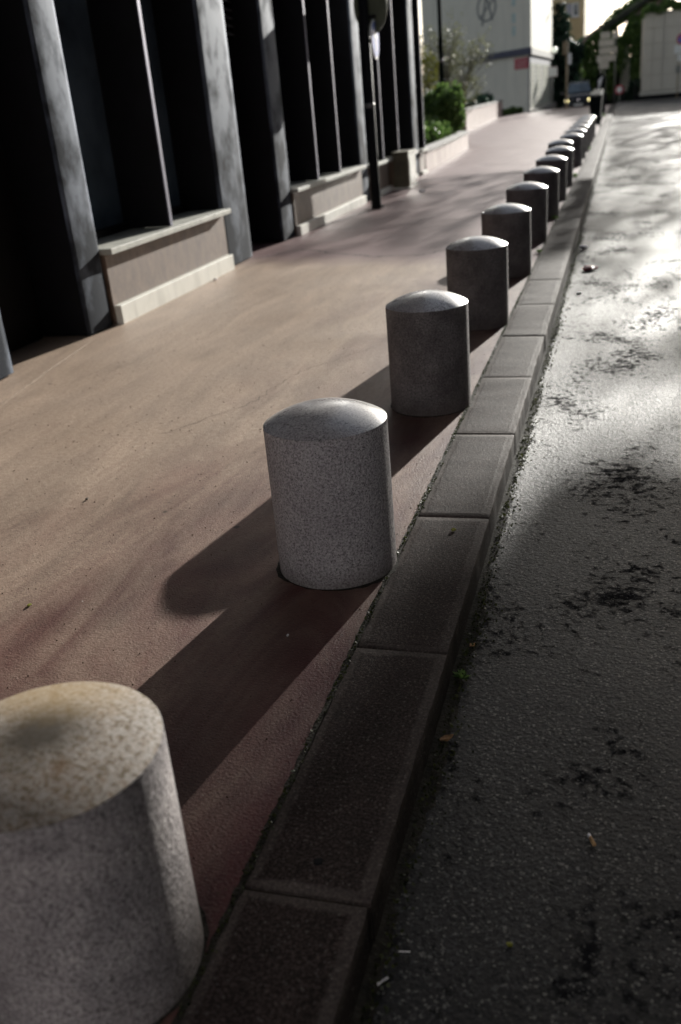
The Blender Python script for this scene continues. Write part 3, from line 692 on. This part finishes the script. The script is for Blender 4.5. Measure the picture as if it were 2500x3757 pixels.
mb = MB(); mb.add([(.14+a*.17+b*.025, -.078, 3.52-a*.17+b*.025) for a, b in ((-1, 1), (-1, -1), (1, -1), (1, 1))]+[(.14+a*.17+b*.025, -.073, 3.52-a*.17+b*.025) for a, b in ((-1, 1), (-1, -1), (1, -1), (1, 1))], [(0,1,2,3),(4,5,6,7),(0,1,5,4),(1,2,6,5),(2,3,7,6),(3,0,4,7)]); mb.build('red_bar', M['red'], e)
MB().box((-.32, -.08, 2.68), (.5, -.05, 3.16)).build('white_plate', M['signwhite'], e, bevel=.008); MB().box((-.08, -.08, 2.2), (.4, -.05, 2.64)).build('white_plate', M['signwhite'], e, bevel=.008)
MB().box((-.16, -.08, 1.5), (.14, -.05, 1.95)).build('grey_plate', M['greymetal'], e)

# black railing sections + poster pole along the far kerb
for i in range(6):
    e = empty('wheeled_bin', (-.94-.02*(i % 2)-.03*i, 36.5+i*2.3, 0), random.uniform(-.08, .08))
    nth = ['nearest', 'second', 'third', 'fourth', 'fifth', 'farthest'][i]
    tag(e, f'black wheeled bin on the far kerb, {nth} of six beyond the bollards', 'bin', 'black wheeled bins beyond the bollards')
    mb = MB(); a, b = .15, .21; pts = [(-a, -a, .06), (a, -a, .06), (a, a, .06), (-a, a, .06), (-b, -b, .98), (b, -b, .98), (b, b, .98), (-b, b, .98)]
    mb.add(pts, [(0,3,2,1),(4,5,6,7),(0,1,5,4),(1,2,6,5),(2,3,7,6),(3,0,4,7)]); mb.build('body', M['post'], e, bevel=.02)
    mb = MB(); mb.add([(-.23, -.23, .985), (.23, -.23, .985), (.23, .23, 1.03), (-.23, .23, 1.03), (-.18, -.18, 1.03), (.18, -.18, 1.03), (.18, .18, 1.09), (-.18, .18, 1.09)], [(0,3,2,1),(4,5,6,7),(0,1,5,4),(1,2,6,5),(2,3,7,6),(3,0,4,7)]); mb.build('lid', M['post'], e, bevel=.012)
    MB().tube([(-.17, .26, .97), (.17, .26, .97)], .018, 8).build('handle', M['post'], e)
    for s_ in (-1, 1): MB().disc((s_*.18, .15, .10), (1, 0, 0), .10, .05, 16).build('wheel', M['rubber'], e)
pp = empty('stickered_bin_post', (-1.06, 50.5, 0)); tag(pp, 'tall black post with torn white and pink posters, behind the black bins beside the car', 'post')
MB().box((-.20, -.1, 0), (.22, .1, 1.66)).build('post', M['post'], pp, bevel=.03)
mb = MB(); mb.add([(-.12, -.104, 1.02), (.0, -.104, 1.25), (.06, -.104, 1.5), (.12, -.104, 1.6), (.0, -.104, 1.58), (-.13, -.104, 1.42)]+[(-.12, -.110, 1.02), (.0, -.112, 1.25), (.06, -.114, 1.5), (.12, -.110, 1.6), (.0, -.115, 1.58), (-.13, -.112, 1.42)], [(0,1,2,3,4,5),(6,7,8,9,10,11)]+[(i, (i+1) % 6, 6+(i+1) % 6, 6+i) for i in range(6)]); mb.build('torn_poster', M['signwhite'], pp)

# ------------------------------------------------------------------ car
car = empty('parked_car', (-2.74, 66.2, -.30), R(1.5)); tag(car, 'dark blue car with headlights on at the end of the pavement', 'car')
def loft(secs, name, mat, parent, smooth=True):
    mb = MB(); n = len(secs[0]); vs = [p_ for s_ in secs for p_ in s_]
    fs = [(i*n+k, i*n+(k+1) % n, (i+1)*n+(k+1) % n, (i+1)*n+k) for i in range(len(secs)-1) for k in range(n)]+[tuple(range(n))[::-1], tuple((len(secs)-1)*n+k for k in range(n))]
    mb.add(vs, fs, smooth); o = mb.build(name, mat, parent)
    try: o.data.set_sharp_from_angle(angle=R(40))
    except Exception: pass
    return o
def sec(y, hw, z0, z1, wt):    # rounded cross-section
    return [(-hw*.93, y, z0), (-hw, y, z0+.15), (-hw, y, (z0+z1)/2), (-wt, y, z1-.05), (-wt*.8, y, z1), (wt*.8, y, z1), (wt, y, z1-.05), (hw, y, (z0+z1)/2), (hw, y, z0+.15), (hw*.93, y, z0)]
loft([sec(0, .74, .28, .72, .66), sec(.10, .84, .24, .86, .76), sec(.4, .88, .22, .98, .78), sec(1.0, .89, .22, 1.06, .80), sec(2.5, .89, .22, 1.06, .80), sec(3.8, .88, .22, 1.04, .80), sec(4.2, .82, .28, .98, .74)], 'body', M['carpaint'], car)
loft([[(-.80, .85, 1.05), (-.80, 4.0, 1.03), (-.66, 3.6, 1.62), (-.60, 1.65, 1.66)], [(.80, .85, 1.05), (.80, 4.0, 1.03), (.66, 3.6, 1.62), (.60, 1.65, 1.66)]], 'cabin', M['carpaint'], car, False)
mb = MB(); mb.add([(-.73, .865, 1.09), (.73, .865, 1.09), (.58, 1.575, 1.61), (-.58, 1.575, 1.61), (-.73, .85, 1.098), (.73, .85, 1.098), (.58, 1.56, 1.618), (-.58, 1.56, 1.618)], [(0,1,2,3),(4,5,6,7),(0,1,5,4),(1,2,6,5),(2,3,7,6),(3,0,4,7)]); mb.build('windscreen', M['glass'], car)
MB().box((-.62, 1.66, 1.655), (.62, 3.5, 1.69)).build('roof', M['chrome'], car, bevel=.02)  # bright metal stands in for the light on the dark roof
for s_ in (-1, 1):
    MB().disc((s_*.70, .02, .66), (s_*.25, -1, .25), .095, .06, 20, .11).build('headlight', M['lampglass'], car)
    MB().disc((s_*1.0, .95, 1.12), (0, 1, 0), .08, .12, 16, .11).build('mirror', M['carpaint'], car)
    for y in (.75, 3.3):
        w_ = MB().disc((s_*.80, y, .31), (1, 0, 0), .32, .2, 24).build('wheel', M['rubber'], car); MB().disc((s_*.905, y, .31), (1, 0, 0), .19, .02, 20).build('rim', M['chrome'], w_)
MB().box((-.42, -.03, .50), (.42, .02, .62)).build('grille', M['black'], car, bevel=.01)
MB().box((-.26, -.045, .36), (.26, .01, .47)).build('number_plate', M['signwhite'], car, bevel=.004)
MB().disc((0, -.04, .70), (0, 1, 0), .06, .02, 16).build('badge', M['chrome'], car)

# ------------------------------------------------------------------ far background
yb = empty('yellow_house', (-8, 96, 0)); tag(yb, 'yellow house with a white-framed window behind the dark conifer', 'house')
MB().box((-9, -1, -1.5), (4.48, 8, 13)).build('wall', M['yellow'], yb)
w_ = MB().box((3.42, -1.08, 6.6), (4.02, -.98, 7.65)).build('window', M['signwhite'], yb); MB().box((3.60, -1.10, 6.7), (3.92, -1.085, 7.55)).build('pane', M['glass'], w_)
MB().box((3.40, -1.2, 6.5), (4.06, -.99, 6.59)).build('sill', M['signwhite'], w_); MB().box((2.95, -1.06, 6.6), (3.38, -1.01, 7.65)).build('shutter', M['stainless'], w_)
w_ = MB().box((.2, -1.08, 6.6), (.9, -.98, 7.65)).build('window', M['signwhite'], yb); MB().box((.3, -1.10, 6.7), (.8, -1.085, 7.55)).build('pane', M['glass'], w_)
MB().box((-9.3, -1.3, 13.0), (4.8, 8.3, 13.3)).build('roof', M['slate'], yb)
# conifer
cf = empty('conifer', (-5.1, 87, -1)); tag(cf, 'dense dark evergreen tree standing behind the car and street sign', 'tree')
rn = random.Random(3)
blobs = [(0, 0, 1.2+i*.75, 1.75-.14*i+rn.uniform(-.1, .1), .7) for i in range(10)]+[(rn.uniform(-1.4, 1.3), rn.uniform(-1, 1), rn.uniform(.8, 5.6), rn.uniform(.45, .8), 1) for i in range(16)]
leaves(16000, blob_fn(blobs, .6), .17, seed=5).build('crown', M['conif'], cf)
MB().tube([(0, 0, -.3), (0, 0, 3.5), (.1, 0, 7.6)], [.22, .15, .03], 8).build('trunk', M['bark'], cf)
# concrete abutment on the right
cw = empty('concrete_wall', (1.15, 76, 0)); tag(cw, 'big blocky concrete wall with ivy on top at the right end of the road', 'wall')
def blk(x0, y0, x1, y1, z0, z1, nm='wall', mat='concrete', bev=.02): return MB().box((x0, y0, z0), (x1, y1, z1)).build(nm, M[mat], cw, bevel=bev)
blk(0.02, .05, 2.6, 9, -1, 5.35)
for i in range(5):
    for j in range(2):
        blk(.0+j*.68, -.03, .66+j*.68, .045, .42+i*.98, 1.38+i*.98, 'block')
for i in range(5): blk(1.38, .01-.02, 8, .045, .42+i*.98, 1.37+i*.98, 'block')
blk(2.62, .05, 8, 9, -1, 5.38)
blk(-.12, -.35, 8.2, -.04, -.6, .36, 'plinth', 'concrete')
MB().box((-.3, -.7, -.8), (8.2, -.36, .12)).build('shadow_strip', M['black'], cw)  # black strip put in as the shadow line along the wall foot
# ivy covered ramp wall, beams and hanging ivy behind it
iv = empty('ivy_bridge', (0, 88, 0)); tag(iv, 'raised concrete bridge with sloping rail, overgrown by hanging green ivy', 'bridge')
mb = MB(); mb.add([(-5.2, 1, 3.0), (-1.7, 1, 4.9), (2.6, 1, 6.6), (9, 1, 9.0), (9, 1, 10.3), (2.6, 1, 7.6), (-1.7, 1, 5.6), (-5.2, 1, 3.6)]+[(-5.2, 4, 3.0), (-1.7, 4, 4.9), (2.6, 4, 6.6), (9, 4, 9.0), (9, 4, 10.3), (2.6, 4, 7.6), (-1.7, 4, 5.6), (-5.2, 4, 3.6)],
    [(0,1,6,7),(1,2,5,6),(2,3,4,5),(8,9,14,15),(9,10,13,14),(10,11,12,13)]+[(0,1,9,8),(1,2,10,9),(2,3,11,10),(3,4,12,11),(4,5,13,12),(5,6,14,13),(6,7,15,14),(7,0,8,15)]); mb.build('deck', M['planter'], iv)
MB().tube([(-1.9, .2, 4.95), (1.9, .2, 7.05), (6, .2, 9.3)], .09, 6).build('rail', M['dark'], iv)
MB().tube([(-1.9, .2, 5.25), (1.9, .2, 7.35), (6, .2, 9.6)], .05, 6).build('rail', M['greymetal'], iv)
for x, w2 in ((-2.2, .3), (-.9, .3), (1.3, .5)): MB().box((x, 1.2, -1.5), (x+w2, 2, 5.5)).build('column', M['dark'], iv)
MB().box((-3.95, 1.4, -1.5), (-3.35, 2.6, 3.6)).build('pale_column', M['stainless'], iv)
MB().box((-.35, 3, -1.5), (.42, 3.6, 4.4)).build('pale_column', M['white'], iv)
MB().box((-9, 5.0, -1.5), (8, 5.5, 2.8)).build('back_wall_or_blocker', M['black'], iv)
MB().box((.5, 4.4, 2.7), (3.0, 4.9, 6.9)).build('back_wall_or_blocker', M['black'], iv)  # dark wall added to block bright sky between the ivy
def ivy_fn(rn):
    x = rn.uniform(-4.3, 3.0); top = 4.2+.55*(x+1.7)+.35*math.sin(x*2.1)+.25*math.sin(x*5)
    if x < -1.7: top = 5.1-.42*(x+1.7)**2
    top = min(top, 7.2)
    if -.45 < x < .45: hang = 1.2+.8*abs(math.sin(x*4)); hang = hang if rn.random() < .8 else 3.2
    elif x > .45: hang = 4.6
    elif x < -3.3: hang = 1.6+.6*math.sin(x*6)
    else: hang = 2.6+1.1*math.sin(x*4.3)+rn.random()
    z = top-hang*rn.random()**1.1
    return (x, .6+rn.uniform(-.5, .5)*(1-.5*(top-z)/4), z)
tag(leaves(15000, ivy_fn, .15, up=-.6, seed=21, asp=2.0).build('ivy', M['ivy'], iv), kind='stuff')
tag(leaves(6000, blob_fn([(-1.3, 1, 5.4, .55, 1), (-.6, 1, 5.9, .6, 1), (.2, 1, 6.3, .65, 1), (1.0, 1, 6.9, .7, 1), (2, 1, 7.6, .9, 1), (3.2, 1, 8.2, 1.1, 1), (-1.5, 1, 4.7, .5, 1)], .6), .16, seed=22).build('ivy', M['ivy'], iv), kind='stuff')
def rim_fn(rn):
    x = rn.uniform(1.0, 6.5); return (x, rn.uniform(-.25, 1.2), 5.35+.12*(x-1)+rn.uniform(-.25, .3)+.15*math.sin(x*5))
e = tag(leaves(3500, rim_fn, .13, up=-.4, seed=23).build('ivy_hedge', M['ivy'], None, loc=(0, 75.9, 0)), 'fringe of ivy lying along the top edge of the big concrete wall', 'ivy')
bush('green_shrub', (.35, 79, -.9), [(0, 0, .9, .6, .9), (.8, .3, 1.3, .7, .9), (-.7, 0, .7, .5, .9), (.4, 0, 1.6, .5, .9)], 2600, .14, M['conif'], 'dark green bush to the left of the big concrete wall', seed=31)
for i, (x, w2) in enumerate(((.75, .1), (-.05, .1))):
    e = post_sign('street_bollard', x, 75, -.3, 1.15, .07, M['black'], ['slim dark bollard just left of the big concrete wall', 'slim dark bollard beside the small round red-ringed sign'][i]); e['category'] = 'bollard'

gb2 = empty('shade_block', (15.5, 120, 0)); tag(gb2, 'added tall block shading the far road, right of the photo', 'building')  # unseen block added to shade sun glare off the far road
MB().box((-5, 0, -1.5), (6, 12, 19)).build('wall', M['concrete'], gb2)
mb = MB()
for i in range(4):
    for j in range(5): mb.box((-4.2+i*2.6, -.03, 1.2+j*3.2), (-2.8+i*2.6, -.004, 3+j*3.2))
mb.build('window', M['glass'], gb2)

# ------------------------------------------------------------------ off-frame surroundings that light and shade the scene
rb = empty('opposite_building', (9.5, 3, 0)); tag(rb, 'dark rendered building across the road, outside the photo', 'building')
MB().box((-1.5, -26, -.2), (10, 17, 24)).build('wall', M['opp'], rb)
mb = MB()
for i in range(9):
    for j in range(4): mb.box((-1.53, -24+i*3.5, 1+j*3.1), (-1.505, -22.6+i*3.5, 2.9+j*3.1))
mb.build('window', M['glass'], rb)
mb = MB()
for i in range(10):
    for j in range(6): mb.box((-1.75, -24.3+i*4.1, 3.0+j*3.1), (-1.505, -21.7+i*4.1, 4.0+j*3.1))
mb.build('reflected_strip', M['lit'], rb)  # pale strips added for the office windows to reflect
bb = empty('bounce_building', (0, -9, 0)); tag(bb, 'added pale facade behind the camera for bounced sunlight, outside the photo', 'building')  # unseen facade added to bounce sunlight onto the bollard fronts
MB().box((-14, -8, -.2), (9, 0, 24)).build('wall', M['bounce'], bb)
mb = MB()
for i in range(6):
    for j in range(4): mb.box((-12+i*3.6, .005, 1.2+j*3.4), (-10.9+i*3.6, .03, 3.0+j*3.4))
mb.build('window', M['glass'], bb)
def shade_tree(x, y, groups, label, seed, H=13):
    """groups: (ground x0, x1, ground y0, y1, n, leaf size): foliage that stands in the sun's way to that bit of ground"""
    e = empty('shade_tree', (x, y, 0)); tag(e, label, 'tree', 'street and added shade trees outside the photo'); rn = random.Random(seed)
    MB().tube([(0, 0, -.2), (0, 0, H*.38), (.2, 0, H*.7), (.1, .2, H)], [.32, .26, .16, .04], 10).build('trunk', M['bark'], e)
    mb = MB()
    for k in range(9):
        a = rn.uniform(0, 6.28); L = rn.uniform(.7, 1.5); z = rn.uniform(H*.58, H*.85); mb.tube([(0, 0, z-1), (math.cos(a)*L*.5, math.sin(a)*L*.4, z), (math.cos(a)*L, math.sin(a)*L*.8, z+.8)], [.09, .05, .02], 6)
    mb.build('limb', M['bark'], e)
    allm = MB()
    for (gx0, gx1, gy0, gy1, n, sz) in groups:
        def fn(r_):
            yo = y+r_.uniform(-2.2, 2.2); gx = r_.uniform(gx0, gx1); gy = r_.uniform(gy0, gy1)
            return (gx+.1871*(yo-gy)-x, yo-y, .2631*(yo-gy))
        m_ = leaves(n, fn, sz, seed=seed+n); k = len(allm.v); allm.v += m_.v; allm.f += [tuple(q_+k for q_ in f) for f in m_.f]; allm.sm += m_.sm
    allm.build('crown', M['leaf'], e); return e
shade_tree(8.8, 37, [(-.15, 4.6, -2.5, 4.2, 6500, .42), (.1, 4.2, 4.1, 4.9, 260, .3), (-.75, -.15, -1, 3.2, 260, .22), (-1.35, -.72, -1.3, .9, 15, .22), (-1.15, -.72, .6, 2.4, 16, .2)], 'tall spreading plane tree across the road, outside the photo', 71)
shade_tree(6.1, 39, [(-.76, -.35, 9.6, 17.5, 110, .24), (-3.9, -1.7, 10.3, 20, 560, .14), (-.35, 4.6, 5.6, 14, 1500, .14)], 'smaller plane tree across the road, outside the photo', 77, 6.2)
shade_tree(8.2, 60, [(-.35, 5, 13.5, 36, 4300, .15)], 'added tree dimming the mid road glare, outside the photo', 79, 6)  # unseen tree added to thin the sun on the middle road
shade_tree(11.5, 95, [(-.4, 5, 36, 66, 800, .3)], 'added tree dimming the far road glare, outside the photo', 83, 7)  # unseen tree added to cut sun glare near the crest
fb = empty('blocker_deck', (0, 0, 7.0)); tag(fb, 'added dark footbridge crossing above the camera, outside the photo', 'bridge')  # unseen deck added to keep sky light off the foreground
MB().box((-4.0, -3, 0), (7.98, 5.2, .5)).build('deck', M['opp'], fb); MB().box((-4.0, -3, .5), (7.98, -2.8, 1.7)).build('blocker_edge', M['opp'], fb); MB().box((-4.0, 5.0, .5), (7.98, 5.2, 1.7)).build('blocker_edge', M['opp'], fb)

# ------------------------------------------------------------------ gutter moss, weeds and litter
def gut(rn):
    y = rn.uniform(.4, 12); y = .4+11.6*rn.random()**1.5; s_ = .5+.5*math.sin(y*5.1)*math.sin(y*2.3+1)
    if rn.random() > .35+.65*s_: return None
    return (KX1+.012+abs(rn.gauss(0, .022))*(1+.6*s_), y, -.118+rn.random()*.012*(1+s_))
tag(leaves(5200, gut, .008, up=.6, seed=51, asp=1.3).build('gutter_moss', M['moss']), 'thin strip of dark moss and dirt in the gutter along the kerb foot', 'moss', kind='stuff')
mb = MB(); vs = []; ys = np.linspace(-1, 30, 900); rn = random.Random(9)
for y in ys:
    wv = .030+.018*math.sin(y*5.1)*math.sin(y*2.3+1)+rn.uniform(-.012, .012); vs += [(KX1-.02, y, -.106), (KX1+.010, y, -.112+rn.uniform(0, .004)), (KX1+.014+wv, y, -.1215)]
mb.add(vs, [f for i in range(len(ys)-1) for f in ((3*i, 3*i+1, 3*i+4, 3*i+3), (3*i+1, 3*i+2, 3*i+5, 3*i+4))], True)
tag(mb.build('gutter_dirt', M['grime']), 'dark dirt filled along the foot of the kerb', 'dirt', kind='stuff')
def joint(rn):
    y = .2+14*rn.random()**1.5
    if rn.random() > .3+.7*abs(math.sin(y*3.1)): return None
    return (KX0-.004+rn.gauss(0, .005), y, rn.uniform(-.004, .006))
tag(leaves(5200, joint, .0065, up=.4, seed=52, asp=1.2).build('joint_moss', M['moss']), 'crumbs of moss and grit in the joint between red pavement and kerb', 'moss', kind='stuff')
mb = MB(); vs = []; ys = np.linspace(-1, 40, 1600)
for y in ys:
    a = rn.uniform(.002, .009); b = rn.uniform(.0, .004); vs += [(KX0-.008-a, y, .0012), (KX0+.001+b, y, .0016)]
mb.add(vs, [(2*i, 2*i+1, 2*i+3, 2*i+2) for i in range(len(ys)-1)]); tag(mb.build('joint_dirt', M['grime']), 'dark ragged joint between red pavement and kerb stones', 'dirt', kind='stuff')
# loose grit scattered over pavement
def grit(rn):
    return (rn.uniform(-3.6, -.78), rn.uniform(1.4, 9), .0015)
tag(leaves(2600, grit, .0045, up=0, seed=53, asp=1.1).build('grit', M['panel']), 'fine loose grit scattered on the red pavement', 'grit', kind='stuff')

def weed(x, y, z, n, s_, label, seed):
    e = empty('weed', (x, y, z)); tag(e, label, 'weed', 'weeds along the kerb'); rn = random.Random(seed); mb = MB()
    for i in range(n):
        a = rn.uniform(0, 6.28); L = s_*rn.uniform(.5, 1); t = rn.uniform(.5, 1.3); d = Vector((math.cos(a)*math.cos(t), math.sin(a)*math.cos(t), math.sin(t)))
        sd_ = Vector((-math.sin(a), math.cos(a), 0))*s_*.13; m_ = d*L*.55; e_ = d*L+Vector((0, 0, -.2*L))
        mb.add([(0, 0, 0), tuple(m_+sd_), tuple(e_), tuple(m_-sd_)], [(0, 1, 2, 3)])
    mb.build('leaves', M['leaf'], e)
for i, (x, y, z, s_, lb) in enumerate(((-.43, 2.47, -.118, .045, 'small green weed in the gutter beside the nearest full kerb stone'), (-.775, 9.9, 0, .07, 'weed at the foot of the fifth bollard'), (-.78, 12.4, 0, .09, 'tall weed by the seventh bollard'),
        (-.78, 14.5, 0, .12, 'yellow-green weed by the eighth bollard'), (-.78, 17.8, 0, .13, 'weed tuft growing by the tenth bollard'), (-.79, 24.5, 0, .16, 'weed tuft by the far bollards'), (-.80, 45, 0, .22, 'weed tuft on the far kerb beside the bins'))):
    weed(x, y, z, 22, s_, lb, 60+i)

def crumple(name, x, y, z, sx_, sy_, sz_, mat, label, cat, seed, rz=0):
    rn = random.Random(seed); bm = bmesh.new(); bmesh.ops.create_icosphere(bm, subdivisions=2, radius=1)
    for v in bm.verts:
        v.co = Vector((v.co.x*sx_, v.co.y*sy_, v.co.z*sz_))*(1+rn.uniform(-.28, .22)); 
    zm = min(v.co.z for v in bm.verts)
    for v in bm.verts: v.co.z -= zm
    me = bpy.data.meshes.new(name); bm.to_mesh(me); bm.free(); me.materials.append(mat); o = bpy.data.objects.new(name, me); COL.objects.link(o)
    o.location = (x, y, z); o.rotation_euler[2] = rz; tag(o, label, cat); return o
crumple('crushed_packet', -.27, 9.5, -.121, .075, .06, .022, M['redplastic'], 'crushed dark red packet lying on the road near the kerb', 'litter', 1, .3)
crumple('paper_scrap', -.37, 10.75, -.121, .05, .05, .022, M['paper'], 'crumpled pale paper on the road just behind the red packet', 'litter', 2)
crumple('paper_scrap', -3.32, 17.0, 0, .06, .06, .02, M['paper'], 'white paper scrap on the pavement near the black sign post', 'litter', 3)
crumple('paper_scrap', -.32, 8.38, -.121, .022, .02, .01, M['paper'], 'tiny white crumb on the road between red packet and kerb', 'litter', 4)
crumple('paper_scrap', 1.6, 19.5, -.121, .07, .05, .015, M['paper'], 'tiny white scrap far up the road on the right', 'litter', 5)
crumple('paper_scrap', -3.95, 9.05, 0, .02, .02, .012, M['paper'], 'white crumb at the foot of the pale skirting stone', 'litter', 6)
crumple('pebble', -2.30, 3.49, 0, .007, .010, .005, M['bark'], 'tiny dark twig bit alone on the open pavement', 'debris', 7)
crumple('pebble', -2.0, 2.54, 0, .008, .012, .004, M['leafy'], 'yellow plant crumb on the pavement above the stained bollard', 'debris', 8)
crumple('pebble', -.99, 2.46, 0, .004, .006, .004, M['paper'], 'tiny pale crumb in the dark shadow of the sharp bollard', 'debris', 9)
crumple('pebble', -.585, 3.3, 0, .011, .008, .006, M['leafy'], 'small mossy crumb on top of the kerb stone', 'debris', 10)
crumple('gum_spot', -.61, 1.53, .0002, .012, .012, .0015, M['black'], 'flat black gum spot on the kerb near its joint', 'gum', 11)
crumple('pebble', -.18, 1.49, -.121, .007, .006, .004, M['leafy'], 'tiny yellow-green crumb on the dark road at the bottom', 'debris', 12)
def flat_bit(name, x, y, z, pts, mat, label, cat, rz, lift=.004):
    o = MB().add([(a, b, lift*math.sin(a*300+b*200)+.002) for a, b in pts]+[(a, b, lift*math.sin(a*300+b*200)+.0032) for a, b in pts], [tuple(range(len(pts)))[::-1], tuple(range(len(pts), 2*len(pts)))]+[(i, (i+1) % len(pts), len(pts)+(i+1) % len(pts), len(pts)+i) for i in range(len(pts))]).build(name, mat)
    o.location = (x, y, z); o.rotation_euler[2] = rz; tag(o, label, cat); return o
lf = [(-.016, 0), (-.008, .007), (.002, .009), (.012, .005), (.018, 0), (.011, -.006), (0, -.008), (-.009, -.006)]
flat_bit('dry_leaf', -.425, 2.66, -.112, lf, M['dryleaf'], 'orange dry leaf in the gutter next to the kerb joint', 'leaf', 1.3)
flat_bit('dry_leaf', -.43, 2.16, -.112, [(a*1.4, b*1.5) for a, b in lf], M['dryleaf'], 'larger brown dry leaf in the gutter moss', 'leaf', .6)
flat_bit('paper_bit', -.395, 1.42, -.110, [(-.012, -.004), (.012, -.002), (.013, .004), (-.011, .004)], M['paper'], 'small white paper strip in the gutter, upper of two', 'litter', .2)
flat_bit('paper_bit', -.425, 1.34, -.110, [(-.016, -.005), (.012, -.007), (.016, .003), (-.010, .005)], M['paper'], 'small white paper strip in the gutter, lower of two', 'litter', .9)
ct = empty('cigarette_butt', (-.02, 1.83, -.113), R(115)); tag(ct, 'cigarette butt lying on the dark road near the bottom right', 'cigarette')
MB().tube([(-.018, 0, 0), (.008, 0, 0)], .0045, 12).build('filter', M['filt'], ct); MB().tube([(.008, 0, 0), (.018, 0, 0)], .0043, 12).build('paper', M['paper'], ct)
